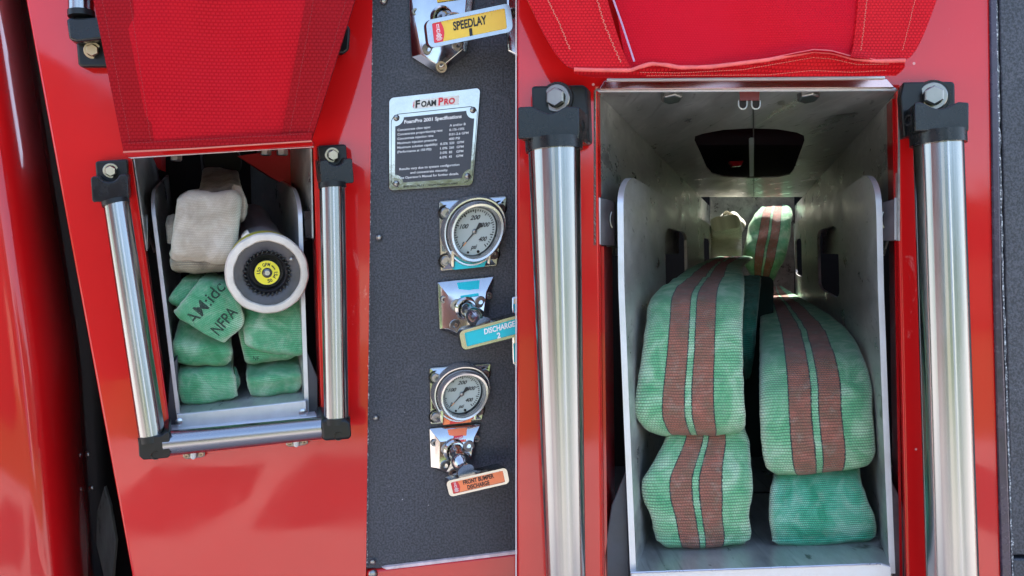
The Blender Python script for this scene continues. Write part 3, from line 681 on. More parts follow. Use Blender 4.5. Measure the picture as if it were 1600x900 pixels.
def lett(mb, txt, x, y, s_, ang, Y, bold=.015, stretch_=1):
    write(mb, txt, lambda X, Z: P(X, Z, Y), x, y, s_*len(txt)*.66, s_, bold, 0, 'C', math.radians(ang))
lett(mb, 'AM:idc', 320, 474, 20, -50, -.006, .008)
lett(mb, 'NFPA', 350, 501, 18, -50, -.004, .012)
from mathutils.bvhtree import BVHTree
def press(mb, o):                          # lay the ink onto the hose jacket
    M_ = V((0, 0, 0)); q = o
    while q: M_ += q.location; q = q.parent
    bv = BVHTree.FromPolygons([v.co+M_ for v in o.data.vertices], [tuple(p_.vertices) for p_ in o.data.polygons])
    for v in mb.v:
        d = (v-cam.location).normalized(); hit = bv.ray_cast(cam.location, d)
        if hit[0] is not None: v.x, v.y, v.z = hit[0]-d*.0008
press(mb, h8)
mb.build('lettering', INKG, h8)
mb = MB(); lett(mb, 'NF', 400, 560, 7, 4, .026, 0); press(mb, h5); mb.build('lettering', INKG, h5)
# pale hose
G2 = 'off-white hoses in the left tray'
hose([(315, 262, 372, 262, .32), (312, 280, 374, 276, .16), (306, 300, 378, 292, .06), (306, 330, 384, 322, .04), (308, 345, 385, 338, .05)], W_TAN, 'tan hose loop coming forward behind the big off-white fold', G2, seed=11, th=.02, wob=.002)
hose([(258, 338, 280, 334, .08), (257, 352, 282, 352, .05), (259, 380, 284, 382, .05)], W_WHT, 'narrow grey hose edge left of the big off-white fold', G2, seed=12, th=.016)
hose([(360, 292, 374, 288, .05), (366, 310, 382, 306, .03), (366, 330, 384, 330, .03), (362, 348, 383, 344, .04), (358, 350, 378, 348, .07)], W_WHT, 'folded side layer against the right edge of the big off-white fold', G2, seed=13, th=.012)
hose([(280, 300, 370, 294, .16), (276, 301, 373, 295, .05), (273, 308, 374, 301, .010), (269, 335, 372, 330, -.004), (265, 365, 369, 360, -.008), (263, 388, 366, 394, -.006), (263, 402, 364, 410, .002), (264, 408, 360, 413, .02), (266, 409, 356, 412, .09)], W_WHT, 'large off-white woven hose folded over at the top of the left tray', G2, seed=14, th=.024, wob=.002, n=60)
hose([(266, 392, 356, 398, .03), (264, 404, 358, 408, .010), (264, 416, 357, 416, .008), (267, 425, 354, 425, .022), (272, 427, 350, 427, .08)], W_TAN, 'brown dirty underside layer below the big off-white fold', G2, seed=15, th=.012)
# black hose coupling going back
cp = thing('hose_coupling', FL(345, 240, .4), 'black coupling on the tan hose deep in the left tray', 'coupling')
o = MB(); o.lathe(P(348, 252, .36), DL, [(.0001, 0), (.034, 0), (.037, .006), (.037, .05), (.034, .056), (.034, .1), (.038, .1), (.038, .2), (.0001, .2)], 40); o.build('coupling_body', DARK, cp)

# ---- nozzle
AX = V((.33, -1, -.10)).normalized()
nc = P(418, 427.5, -.030); nz = thing('hose_nozzle', nc, 'fog nozzle with chipped white bumper ring and yellow 150 GPM disc', 'nozzle')
r0 = .0635*.977
prof = [(r0*.785, -.010), (r0*.795, -.001), (r0*.815, .001), (r0*.90, .0018), (r0*.965, .0005), (r0*.995, -.004), (r0*1.005, -.012), (r0*.98, -.024), (r0*.93, -.034), (r0*.80, -.036)]
rg = MB(); rg.lathe(nc, AX, prof, 96)
for v_ in rg.v:
    q = noise.noise(v_*60)*.0011+noise.noise(v_*220)*.0004; v_ += (v_-nc).normalized()*q
rg.build('bumper_ring', WHITEP, nz)
MB().lathe(nc, AX, [(r0*.83, -.010), (r0*.785, -.0045), (r0*.60, -.006), (r0*.55, -.008), (r0*.53, -.012)], 96).build('face_ring', BLK, nz)
tt = MB(); u_ = AX.cross(V((0, 0, 1))).normalized(); w_ = u_.cross(AX).normalized()
for k in range(30):
    q = 2*math.pi*k/30; q2 = q+.10
    def pt(r_, a_, h): return nc+AX*h+r_*(math.cos(a_)*u_+math.sin(a_)*w_)
    tt.prism([pt(r0*.485, q, -.010), pt(r0*.565, q+.07, -.010), pt(r0*.565, q+.07+.085, -.010), pt(r0*.485, q+.085, -.010)], AX*.0065)
tt.build('spray_teeth', RUBL, nz, bevel=.0008)
MB().lathe(nc, AX, [(r0*.55, -.010), (r0*.53, -.018), (r0*.46, -.012), (r0*.44, -.018), (r0*.42, -.05), (r0*.2, -.052), (.0001, -.052)], 64).build('bore', BLK, nz)
MB().lathe(nc, AX, [(.0001, -.017), (r0*.315, -.017), (r0*.335, -.0185), (r0*.335, -.024), (r0*.30, -.05)], 64).build('baffle', RUBL, nz)
ye = MB().lathe(nc, AX, [(.0001, -.0165), (r0*.30, -.0165), (r0*.30, -.017)], 64).build('label_disc', YEL, nz)
b = MB(); b.lathe(nc, AX, [(r0*.105, -.0165), (r0*.10, -.012), (r0*.06, -.010), (r0*.03, -.010), (r0*.028, -.012), (.0001, -.012)], 24); b.build('screw', BOLT, nz)
b = MB(); b.lathe(nc, AX, [(r0*.125, -.0160), (r0*.105, -.0150)], 24); b.build('washer', BLK, nz)
mb = MB(); rr_ = r0*.21
def ringtxt(txt, a0, step, flipc=0):
    for i, ch in enumerate(txt):
        if ch == ' ': continue
        a_ = math.radians(a0+i*step)
        cx, cy = rr_*math.sin(a_), -rr_*math.cos(a_)
        fn = lambda X, Z: nc+AX*(-.0161)-u_*0+(V((1, 0, 0))-AX*AX.x).normalized()*X-(V((0, 0, 1))-AX*AX.z).normalized()*Z
        write(mb, ch, fn, cx, cy, .0036 if ch not in 'I1' else .0012, .0052, .02, 0, 'C', a_+flipc)
ringtxt('150 GPM', -94, 17.5); ringtxt('50 PSI', 170, -16.5, math.pi)
for a0 in (32, 208):
    for k in range(4):
        a_ = math.radians(a0+k*9); a2 = math.radians(a0+(k+1)*9)
        f_ = lambda a_, r_: nc+AX*(-.0161)+V((1, 0, 0))*r_*math.sin(a_)+V((0, 0, 1))*r_*math.cos(a_)
        mb.add([f_(a_, rr_*.94), f_(a_, rr_*1.06), f_(a2, rr_*1.06), f_(a2, rr_*.94)], [(0, 1, 2, 3)])
mb.build('lettering', INK, ye)
bx_ = V((.40, -1, -.36)).normalized()
MB().lathe(nc, bx_, [(.052, -.03), (.054, -.055), (.050, -.07), (.045, -.075), (.046, -.11), (.040, -.12), (.040, -.2), (.034, -.21), (.034, -.32), (.0001, -.32)], 56).build('barrel', simple('worn dark barrel', (.22, .22, .23), .35, var=.3), nz)
MB().lathe(nc, bx_, [(.0545, -.036), (.0552, -.038), (.0552, -.048), (.0545, -.05)], 56).build('yellow_band', simple('grimy yellow band', (.35, .30, .02), .6), nz)
MB().prism([P(x, y, -.012) for x, y in ((377, 371), (388, 361), (392, 369), (389, 380), (381, 381))], DL*.03).build('lug', WHITEP, nz, bevel=.002)
for x, y in ((455, 405), (384, 459.5)):
    b = MB(); domebolt(b, P(x, y, -.024), AX, .003, .002); b.build('rivet', BOLT, nz)

# ---- spec plate
sp = thing('specification_plate', P(678, 216, 0), 'silver framed foam system specification plate screwed to the pump panel', 'sign plate')
qs = quad([(607, 153), (750, 137), (738, 289), (607, 298)], .002, DL)
mb = MB().prism([qs(x, y, .003) for x, y in rrect(0, 0, 1, 1, .05, .05)], DL*.002); mb.build('plate', metal('polished plate', (.42, .39, .35), .08, .1), sp, bevel=.0006)
dk = rrect(.055, .215, .965, .93, .02, .02)
def notch(pts):
    c_ = []
    for cx, cy, a0 in ((.955, .225, 90), (.955, .92, 180), (.07, .92, 270), (.07, .225, 0)):
        for k in range(8): q = math.radians(a0+90*(1-k/7)); c_.append((cx+.095*math.cos(q), cy+.088*math.sin(q)))
    return c_
mb = MB(); poly(mb, notch(dk), qs, .0034); mb.build('black_field', DKP, sp)
# thin black border lines
mb = MB()
bo = rrect(.025, .185, .985, .965, .09, .09, 6)
for i in range(len(bo)):
    a_, b_ = bo[i], bo[(i+1) % len(bo)]
    if abs(a_[1]-.965) < .001 and abs(b_[1]-.965) < .001: continue
    dx, dy = b_[0]-a_[0], b_[1]-a_[1]; L_ = math.hypot(dx, dy) or 1; nx_, ny_ = -dy/L_*.003, dx/L_*.003
    mb.add([qs(a_[0]-nx_, a_[1]-ny_, .0034), qs(b_[0]-nx_, b_[1]-ny_, .0034), qs(b_[0]+nx_, b_[1]+ny_, .0034), qs(a_[0]+nx_, a_[1]+ny_, .0034)], [(0, 1, 2, 3)])
mb.build('border_line', INK, sp)
f3 = lambda x, y: qs(x, y, .0039); 
mb = MB(); poly(mb, [(.27, .055), (.77, .055), (.77, .15), (.27, .15)], qs, .0033); mb.build('logo_patch', simple('pale logo halo', (.78, .77, .74), .4), sp)
mb = MB(); write(mb, 'F', f3, .315, .098, .05, .075, .04); write(mb, 'OAM', f3, .435, .105, .165, .058, .04); mb.build('lettering', INK, sp)
mb = MB(); write(mb, 'P', f3, .57, .098, .055, .075, .04); write(mb, 'RO', f3, .665, .105, .12, .058, .04); write(mb, 'FRC', f3, .27, .10, .06, .018, .02, 0, 'C', -1.57); mb.build('lettering', SRED, sp)
mb = MB()
write(mb, 'FoamPro 2001 Specifications', f3, .49, .275, .64, .036, .03)
ln = ['Concentrate class type:', 'Concentrate proportioning rate:', 'Concentrate injection rate:', 'Maximum injection pressure:', 'Maximum solution capability:', '(Performance at 150 PSI)']
for i, s_ in enumerate(ln): write(mb, s_, f3, .095, .355+i*.047, (.37, .51, .41, .45, .46, .39)[i], .024, .012, 0, 'L')
for i, s_ in enumerate(['A and/or B', '0.1%-10%', '0.01-2.6 GPM', '400 PSI']): write(mb, s_, f3, .68, .36+i*.047, (.18, .17, .22, .125)[i], .024, .012, 0, 'L')
for i, (a_, b_) in enumerate((('0.5%', '520'), ('1.0%', '260'), ('3.0%', '85'), ('6.0%', '45'))):
    y = .545+i*.047
    write(mb, a_, f3, .585, y, .085, .024, .012, 0, 'L'); write(mb, b_, f3, .69, y, .055 if len(b_) > 2 else .037, .024, .012, 0, 'L'); write(mb, 'GPM', f3, .775, y, .08, .024, .012, 0, 'L')
for i, s_ in enumerate(['Results vary due to system configuration', 'and concentrate viscosity.', "See Operator's Manual for further details."]): write(mb, s_, f3, .47, .775+i*.047, (.70, .44, .70)[i], .024, .012)
mb.build('lettering', INKW, sp)
mb = MB(); write(mb, '800-533-9511', f3, .17, .965, .24, .022, .01, 0, 'L'); write(mb, 'www.foampro.com', f3, .46, .965, .35, .022, .01, 0, 'L'); mb.build('lettering', INK, sp)
for x, y in ((.085, .225), (.935, .225), (.93, .905), (.09, .93)):
    b = MB(); c_ = qs(x, y, .003); domebolt(b, c_, nL, .0052, .003); b.build('screw', BOLT, sp)
    b = MB()
    for q in (.4, .4+math.pi/2):
        dx, dz = math.cos(q)*.003, math.sin(q)*.003; nx_, nz_ = -math.sin(q)*.0005, math.cos(q)*.0005; cc = c_+nL*.0033
        b.add([cc+V((dx+nx_, 0, dz+nz_)), cc+V((dx-nx_, 0, dz-nz_)), cc+V((-dx-nx_, 0, -dz-nz_)), cc+V((-dx+nx_, 0, -dz+nz_))], [(0, 1, 2, 3)])
    b.build('screw_slot', INK, bpy.data.objects[[o.name for o in sp.children if o.name.startswith('screw')][-1]])

# ---- gauges
def icon_h(mb, q, x0, y0, x1, y1, h, horiz=True):
    """nozzle with a foam spray, drawn in outline; q(u,v,h)"""
    def F(a_, b_): return (lerp(x0, x1, a_), lerp(y0, y1, b_)) if horiz else (lerp(x0, x1, b_), lerp(y0, y1, a_))
    def ring(out, inn):
        n_ = len(out); vs = [q(*F(*p_), h) for p_ in out]+[q(*F(*p_), h) for p_ in inn]
        mb.add(vs, [(i, (i+1) % n_, (i+1) % n_+n_, i+n_) for i in range(n_)])
    def box_(a0, b0, a1, b1, w=.035): ring([(a0, b0), (a1, b0), (a1, b1), (a0, b1)], [(a0+w*.6, b0+w*2), (a1-w*.6, b0+w*2), (a1-w*.6, b1-w*2), (a0+w*.6, b1-w*2)])
    box_(0, .35, .33, .65); box_(.33, .28, .48, .72)
    rnd = random.Random(3)
    for cx, cy, r_ in ((.56, .4, .05), (.58, .62, .05), (.66, .5, .07), (.68, .25, .05), (.7, .75, .06), (.78, .38, .06), (.8, .6, .06), (.85, .2, .05), (.88, .8, .05), (.93, .5, .06), (.95, .3, .04), (.95, .68, .04)):
        ring(circ(cx, cy, r_, r_*2.2, 10), circ(cx, cy, r_*.55, r_*1.2, 10))
def gauge(cs, lbl, lmat, icon):
    q = quad(cs, .002, DL); w = (cs[1][0]-cs[0][0])/1000
    c_ = q(.51, .47); t = thing('pressure_gauge', c_, lbl, 'gauge', 'pressure gauges on the pump panel')
    base = MB().prism([q(x, y, .004) for x, y in rrect(0, 0, 1, 1, .03)], DL*.004); base.build('backing_plate', metal('cast chrome plate', (.36, .355, .34), .16, .2), t, bevel=.001)
    # raised faceted top and side pieces
    mb = MB(); 
    a1, a2, b1, b2 = q(.02, .015, .0045), q(.98, .015, .0045), q(.72, .28, .013), q(.30, .28, .013)
    mb.add([a1, a2, b1, b2], [(0, 1, 2, 3)]); mb.build('top_facet', CHROME, t)
    mb = MB(); mb.add([q(.0+.02, .98, .0045), q(.98, .98, .0045), q(.80, .84, .013), q(.20, .84, .013)], [(0, 1, 2, 3)]); mb.build('bottom_facet', CHROME, t)
    for sx in (0, 1):
        f = (lambda x: x) if sx == 0 else (lambda x: 1-x)
        mb = MB(); mb.add([q(f(.03), .30, .0045), q(f(.12), .30, .012), q(f(.12), .72, .012), q(f(.03), .72, .0045)], [(0, 1, 2, 3)]); mb.build('side_facet', CHROME, t)
    # label patch between two chrome legs
    mb = MB(); mb.prism([q(x, y, .0145) for x, y in ((.22, .80), (.80, .80), (.73, .975), (.21, .98))], DL*.012); lp = mb.build('label_patch', lmat, t)
    if icon:
        mb = MB(); mb.add([q(x, y, .0149) for x, y in ((.36, .89), (.60, .87), (.62, .96), (.32, .975))], [(0, 1, 2, 3)]); mb.build('red_patch', SRED, lp)
        mb = MB(); icon_h(mb, q, .37, .885, .60, .955, .0153); mb.build('spray_symbol', INKW, lp)
    for x0 in (.175, .80):
        mb = MB().prism([q(x, y, .018) for x, y in ((x0-.045, .70), (x0+.025, .70), (x0+.02, .95), (x0-.03, .93))], DL*.016); mb.build('bezel_leg', CHROME, t, bevel=.0012)
    for x, y in ((.09, .17), (.91, .17), (.90, .82), (.09, .86)):
        mb = MB(); capscrew(mb, q(x, y, .004), nL, w*.075, .006); mb.build('screw', BOLT, t)
        mb = MB(); mb.lathe(q(x, y, .0045), nL, [(w*.085, 0), (w*.11, .0003), (w*.115, 0)], 24); mb.build('screw_recess', RUBL, t)
    cx, cy = .515, .46
    def ringp(ro, ri, h0, h1, h2, name, m_, n_=72):
        mb = MB(); rows = []
        for r_, h in ((ro*1.02, 0), (ro, h0), (ro*.985, h1), (lerp(ro, ri, .35), h2), (lerp(ro, ri, .7), h2*.98), (ri*1.03, h1*.97), (ri, h1*.80)):
            rows.append([q(cx+r_*math.cos(2*math.pi*k/n_), cy+r_*math.sin(2*math.pi*k/n_), h) for k in range(n_)])
        mb.grid(rows, True); return mb.build(name, m_, t)
    ringp(.50, .44, .010, .015, .0175, 'outer_ring', RINGM)
    ringp(.435, .345, .018, .026, .030, 'bezel_ring', RINGM)
    mb = MB(); rows = [[q(cx+r_*math.cos(2*math.pi*k/64), cy+r_*math.sin(2*math.pi*k/64), h) for k in range(64)] for r_, h in ((.352, .024), (.335, .0145))]
    mb.grid(rows, True); mb.build('dial_wall', RUBL, t)
    mb = MB(); mb.add([q(cx+.345*math.cos(2*math.pi*k/64), cy+.345*math.sin(2*math.pi*k/64), .0145) for k in range(64)], [tuple(range(64))]); di = mb.build('dial', DIAL, t)
    # dial graduations: 0 at 222 deg (lower left) clockwise to 400 at lower right
    mb = MB(); fq = lambda x, y: q(x, y, .0149)
    for k in range(41):
        a_ = math.radians(-137+274*k/40); r1 = .315; r2 = .285 if k % 5 else .262; wd = .0045
        s_, c2 = math.sin(a_), -math.cos(a_)
        wd = .011 if 12 < k < 20 else .0075
        mb.add([fq(cx+s_*r1-c2*wd, cy+c2*r1+s_*wd), fq(cx+s_*r1+c2*wd, cy+c2*r1-s_*wd), fq(cx+s_*r2+c2*wd, cy+c2*r2-s_*wd), fq(cx+s_*r2-c2*wd, cy+c2*r2+s_*wd)], [(0, 1, 2, 3)])
    for txt, x, y, w_ in (('100', -.165, -.085, .135), ('200', .0, -.20, .15), ('300', .165, -.085, .13), ('400', .145, .115, .13), ('0', -.17, .165, .035), ('psi', .01, .215, .10)):
        write(mb, txt, fq, cx+x, cy+y, w_*1.05, .062, .03, .35)
    mb.build('dial_markings', INK, di)
    mb = MB(); a_ = math.radians(-138); s_, c2 = math.sin(a_), -math.cos(a_)
    fn_ = lambda r_, w2, h: q(cx+s_*r_+c2*w2, cy+c2*r_-s_*w2, h)
    mb.add([fn_(.20, .006, .0165), fn_(.20, -.006, .0165), fn_(-.04, -.014, .0165), fn_(-.13, -.040, .0165), fn_(-.155, 0, .0165), fn_(-.13, .040, .0165), fn_(-.04, .014, .0165)], [tuple(range(7))]); mb.build('needle', INK, di)
    mb = MB(); mb.add([fn_(.26, .004, .0166), fn_(.26, -.004, .0166), fn_(.19, -.008, .0166), fn_(.19, .008, .0166)], [(0, 1, 2, 3)]); mb.build('needle_tip', ORN, di)
    mb = MB(); domebolt(mb, q(cx, cy, .0165), nL, w*.036, .002); mb.build('hub', BOLT, di)
    for sx, rr in ((-.085, .014), (.085, .018)):
        mb = MB(); mb.lathe(q(cx+sx, cy+.29, .0148), nL, [(.0001, .001), (w*rr*1.2, .001), (w*rr*1.2, 0)], 16); mb.build('dial_stop', RUBL, di)
    return t
gauge([(685, 314), (791, 306), (775, 415), (687, 423)], 'chrome pressure gauge with a teal label, the upper of the two dials', TEAL, False)
gauge([(670, 574), (766, 567), (752, 655), (672, 662)], 'chrome pressure gauge with an orange label, the lower of the two dials', ORG, True)

# ---- pull handles
def puller(out, patch, patchmat, iconp, bolts, corners_, knob, hq, Yh, smat, words, wmat, icons, label, bottomscrew=None):
    q = quad(out, .002, DL)
    t = thing('pull_handle', q(.5, .6), label, 'pull handle', 'chrome pull handles on the pump panel')
    o_ = [(0, 0), (1, 0), (.97, .80), (.50, 1.0), (.02, .82)]
    i_ = [(.17, .24), (.86, .22), (.85, .76), (.5, .93), (.16, .80)]
    mb = MB(); A = [q(x, y, 0) for x, y in o_]; A2 = [q(x, y, .005) for x, y in o_]; B = [q(x, y, .015) for x, y in i_]
    mb.add(A+A2+B, [(i, (i+1) % 5, (i+1) % 5+5, i+5) for i in range(5)]+[(i+5, (i+1) % 5+5, (i+1) % 5+10, i+10) for i in range(5)]+[tuple(range(10, 15))])
    pl = mb.build('escutcheon', CHROME, t, bevel=.0008)
    mb = MB(); mb.prism([q(x, y, h) for x, y, h in ((patch[0], .04, .0075), (patch[1], .035, .0075), (patch[1]-.03, .27, .0165), (patch[0]+.05, .29, .0165))], DL*.001); pp = mb.build('label_patch', patchmat, t)
    if iconp:
        f2 = lambda x, y, h: q(x, y, lerp(.0075, .0165, min(1, max(0, (y-.04)/.24)))+h)
        a0, a1 = patch[0]+.10, patch[1]-.07
        mb = MB(); mb.add([f2(x, y, .0004) for x, y in ((a0+.01, .16), (a1-.02, .155), (a1, .26), (a0-.02, .27))], [(0, 1, 2, 3)]); mb.build('red_patch', SRED, pp)
        mb = MB(); icon_h(mb, f2, a0+.02, .165, a1-.02, .25, .0008); mb.build('spray_symbol', INKW, pp)
    for x, y in corners_:
        mb = MB(); c_ = q(x, y, .006); capscrew(mb, c_, nL, .0058, .006); mb.build('screw', BOLT, t)
    for x, y in bolts:
        mb = MB(); c_ = q(x, y, .0162); w = .0088
        mb.lathe(c_, nL, [(w*1.08, -.0004), (w, .0004), (w*.95, .001), (w*.45, .001), (w*.36, -.002), (.0001, -.002)], 28); mb.build('countersunk_screw', BOLT, t)
    if bottomscrew:
        mb = MB(); mb.lathe(q(*bottomscrew, .0125), nL, [(.009, 0), (.0085, .004), (.006, .004), (.004, .001), (.0001, .001)], 24); mb.build('screw', BOLTB, t)
    # stem
    (kx, ky), (hx, hy) = knob
    a_ = P(kx, ky, -.012); hc = P(hx, hy, Yh+.012)
    mb = MB(); mb.lathe(a_, nL, [(.019, -.012), (.0185, .001), (.016, .004), (.0145, .004), (.0145, .003)], 40); mb.build('collar', CHROME, t)
    pts = [lerp(a_, hc, k/10) for k in range(11)]; rad = [.0125, .0125, .0125, .0122, .0140, .0150, .0148, .0138, .0125, .012, .013]
    mb = MB().tube(pts, rad, 40); mb.build('stem', CHROME, t)
    # handle: swept bar with rounded ends, sign recessed in its face
    hqf = quad(hq, Yh, DL)
    rr = rrect(0, 0, 1, 1, .07, .24, 7)
    inn = rrect(.075, .15, .925, .86, .02, .05, 3)
    mb = MB(); n_ = len(rr)
    def lay(s_, h): return [hqf(.5+(x-.5)*s_, .5+(y-.5)*s_, h) for x, y in rr]
    rows = [lay(.80, -.024), lay(.93, -.020), lay(1.0, -.010), lay(1.0, -.003), lay(.985, 0.0)]
    mb.grid(rows, True)
    mb.f.append(tuple(range(n_)))
    outer = [(.5+(x-.5)*.985, .5+(y-.5)*.985) for x, y in rr]
    mb.plate(outer, [inn], lambda x, y: hqf(x, y, .0001), DL*.003)
    hb = mb.build('handle_bar', CHROMEB, t)
    mb = MB(); mb.add([hqf(x, y, -.0012) for x, y in rrect(.07, .14, .93, .87, .02, .05, 3)], [tuple(range(16))]); si = mb.build('sign_insert', smat, t)
    fw = lambda x, y: hqf(x, y, -.0007)
    mb = MB()
    for txt, x, y, w_, h_ in words: write(mb, txt, fw, x, y, w_, h_, .03)
    mb.build('lettering', wmat, si)
    if icons:
        sx1 = .075+.125
        pts_ = [(.078, .16), (sx1-.02, .16)]+[(sx1-.02+.028*math.sin(math.pi*k/8), .16+.69*k/8) for k in range(1, 8)]+[(sx1-.02, .85), (.078, .85)]
        mb = MB(); mb.add([hqf(x, y, -.0009) for x, y in pts_], [tuple(range(len(pts_)))]); rp = mb.build('red_patch', SRED, si)
        mb = MB(); icon_h(mb, hqf, .095, .22, .185, .80, -.0005, False); mb.build('spray_symbol', INKW, si)
    return t
puller([(636, -36), (742, -44), (729, 117), (641, 117)], (.36, .80), YELS, True, [(.27, .75), (.76, .72)], [(.09, .37)], ((692, 28), (730, 42)),
       [(664, 32), (798, 4), (803, 49), (669, 76)], -.085, YELS, [('SPEEDLAY', .51, .40, .39, .29), ('1', .51, .73, .035, .27)], INK, True,
       'chrome pull handle with an amber SPEEDLAY 1 sign at the top of the pump panel', (.5, .93))
puller([(682, 440), (770, 431), (757, 526), (684, 529)], (.34, .74), TEAL, False, [(.31, .40), (.76, .38), (.30, .74)], [(.10, .30), (.93, .30)], ((729, 482), (756, 508)),
       [(716, 518), (832, 486), (832, 520), (722, 548)], -.075, TEAL, [('DISCHARGE', .55, .36, .42, .26), ('2', .53, .72, .05, .26)], INKW, False,
       'chrome pull handle with a teal DISCHARGE 2 sign below the upper gauge')
puller([(670, 668), (750, 661), (737, 739), (671, 742)], (.34, .72), ORG, True, [(.31, .40), (.76, .37), (.30, .74)], [(.08, .28), (.93, .26)], ((711, 704), (728, 736)),
       [(696, 752), (792, 730), (797, 755), (702, 777)], -.06, ORG, [('FRONT BUMPER', .52, .34, .50, .25), ('DISCHARGE', .50, .68, .36, .25)], INK, True,
       'chrome pull handle with an orange FRONT BUMPER DISCHARGE sign at the panel bottom', (.52, .92))
# two more handle plates running on behind the seam
for cs, lb, tm in (([(788, -40), (880, -50), (870, 96), (791, 97)], 'chrome plate edge at the panel right, beside the SPEEDLAY handle', None),
               ([(797, 462), (880, 452), (872, 582), (798, 583)], 'chrome plate edge with teal label at the panel right, beside the DISCHARGE handle', TEAL)):
    q = quad(cs, .002, DL); t = thing('handle_plate', q(.5, .5), lb, 'handle plate')
    mb = MB(); o_ = [(0, 0), (1, 0), (1, .9), (.5, 1.05), (0, .88)]
    mb.prism([q(x, y, .008) for x, y in o_], DL*.008); mb.build('escutcheon', CHROME, t, bevel=.003)
    b = MB(); capscrew(b, q(.08, .45 if tm is None else .35, .008), nL, .007, .006); b.build('screw', BOLT, t)
    if tm:
        MB().prism([q(x, y, .0085) for x, y in ((.02, .10), (.5, .08), (.5, .22), (.05, .24))], DL*.002).build('label_patch', tm, t)
        MB().prism([q(x, y, .0085) for x, y in ((.02, .60), (.6, .58), (.6, .86), (.03, .84))], DL*.002).build('label_patch', tm, t)

# ============================================================ RIGHT HALF
Rp = lambda x, y: P(x, y, YR)
opR = [(932, 141), (1403, 138), (1403, 400), (1420, 960), (943, 960), (934, 400)]
opR = [(932, 141), (1401, 138), (1405, 400), (1418, 960), (941, 960), (935, 400)]
mb = MB().plate([(806.8, -220), (1546, -220), (1572, 1250), (806.8, 1250)], [opR], Rp, DR*.03)
mb.build('body_panel', RED, bevel=.004, seg=3, label='glossy red side panel around the bay with the striped green hoses', cat='body panel')
MB().prism([P(805.4, -220, YR-.001), P(807.2, -220, YR-.001), P(807.2, 1250, YR-.001), P(805.4, 1250, YR-.001)], V((0, .004, 0))).build('edge_trim', simple('pale edge trim', (.7, .62, .62), .5), label='thin pale vertical trim along the left edge of the right red panel', cat='trim')
# side returns below the liner
ret = thing('opening_return', FR(945, 700, 0), 'red inner returns coloured darker for shade each side of the right bay opening', 'return')
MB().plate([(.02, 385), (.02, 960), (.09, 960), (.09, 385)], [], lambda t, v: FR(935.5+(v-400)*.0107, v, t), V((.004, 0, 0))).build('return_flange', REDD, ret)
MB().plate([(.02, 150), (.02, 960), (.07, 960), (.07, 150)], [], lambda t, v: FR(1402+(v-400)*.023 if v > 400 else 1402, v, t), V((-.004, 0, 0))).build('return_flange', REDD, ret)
# right black panel with rubber edge
mb = MB().prism([P(x, y, YR-.002) for x, y in ((1556, -220), (1800, -220), (1800, 868), (1580, 868))], DR*.02)
bp = mb.build('pump_panel', CRK, bevel=.003, label='black crinkle-finished panel strip at the far right edge', cat='control panel')
MB().prism([P(x, y, YR-.002) for x, y in ((1581, 873), (1800, 873), (1800, 1200), (1592, 1200))], DR*.02).build('lower_section', CRK, bp, bevel=.003)
MB().prism([P(x, y, YR-.004) for x, y in ((1543, -220), (1555, -220), (1566, 450), (1592, 1200), (1572, 1200), (1552, 450))], DR*.02).build('edge_seal', simple('purple black seal', (.05, .035, .055), .25, var=.3, vscale=50), bp, bevel=.003)
mb = MB()
for k in range(70):
    y0, y1 = k*13-10, k*13+3; xe = lambda y: 1555.5+(y if y < 450 else 450)*.0235+max(0, y-450)*.034
    w0 = 3+2.5*noise.noise(V((k*.6, 9, 0))); w1 = 3+2.5*noise.noise(V(((k+1)*.6, 9, 0)))
    mb.add([P(xe(y0), y0, YR-.0035), P(xe(y0)+w0, y0, YR-.0035), P(xe(y1)+w1, y1, YR-.0035), P(xe(y1), y1, YR-.0035)], [(0, 1, 2, 3)])
mb.build('worn_edge', CRKE, bp)

# ---- right bay liner
TB = 2.3
def pcl(px, py, v0=142.0):                # pixel on the ceiling plane -> (u, t)
    s_ = (py-393)/(v0-393); return (1178+(px-1178)/s_, 1.18*(1/s_-1))
lin = thing('bay_liner', FR(1168, 142, 0), 'grey aluminium lining of the right bay with an octagonal opening in its roof', 'liner')
cut = [pcl(x, y) for x, y in ((1085, 221), (1086, 213), (1098, 209), (1130, 203), (1172, 200.5), (1215, 202), (1245, 207), (1256, 212), (1257, 221), (1248, 245), (1240, 266), (1234, 273), (1215, 277), (1175, 278.5), (1130, 276), (1112, 271), (1104, 262), (1094, 240))]
cutL = [p_ for p_ in cut if p_[0] <= 1178]
MB().plate([(931, 0), (1402, 0), (1402, TB), (931, TB)], [cut], lambda u, t: FR(u, 142-0*u, t), V((0, 0, .003))).build('ceiling', ALUB, lin)
MB().plate([(0, 141), (0, 383), (.10, 383), (.14, 400), (.4, 400), (1.3, 400), (1.32, 300), (3.0, 300), (3.0, 141)], [], lambda t, v: FR(931, v, t), V((-.003, 0, 0))).build('side_wall', ALUB, lin)
MB().plate([(0, 141), (0, 376), (.10, 376), (.14, 400), (.4, 400), (1.3, 400), (1.32, 300), (3.0, 300), (3.0, 141)], [], lambda t, v: FR(1403, v, t), V((.003, 0, 0))).build('side_wall', ALUB, lin)
MB().prism([FR(931, 40, 3.05), FR(1403, 40, 3.05), FR(1403, 1150, 3.05), FR(931, 1150, 3.05)], V((0, .01, 0))).build('rear_wall', ALUB, lin)  # added back sheet, oversized to block bright gaps behind the bay
MB().prism([FR(1175.6, 144.5, .05), FR(1178.4, 144.5, .05), FR(1178.4, 144.5, 2.6), FR(1175.6, 144.5, 2.6)], V((0, 0, .02))).build('seam_flange', simple('dark seam', (.06, .06, .055), .5), lin)
MB().prism([P(1172.5, 215, .30), P(1178, 215, .30), P(1177.5, 275, .9), P(1173, 275, .9)], V((0, .01, 0))).build('hanger_strip', ALUE, lin)
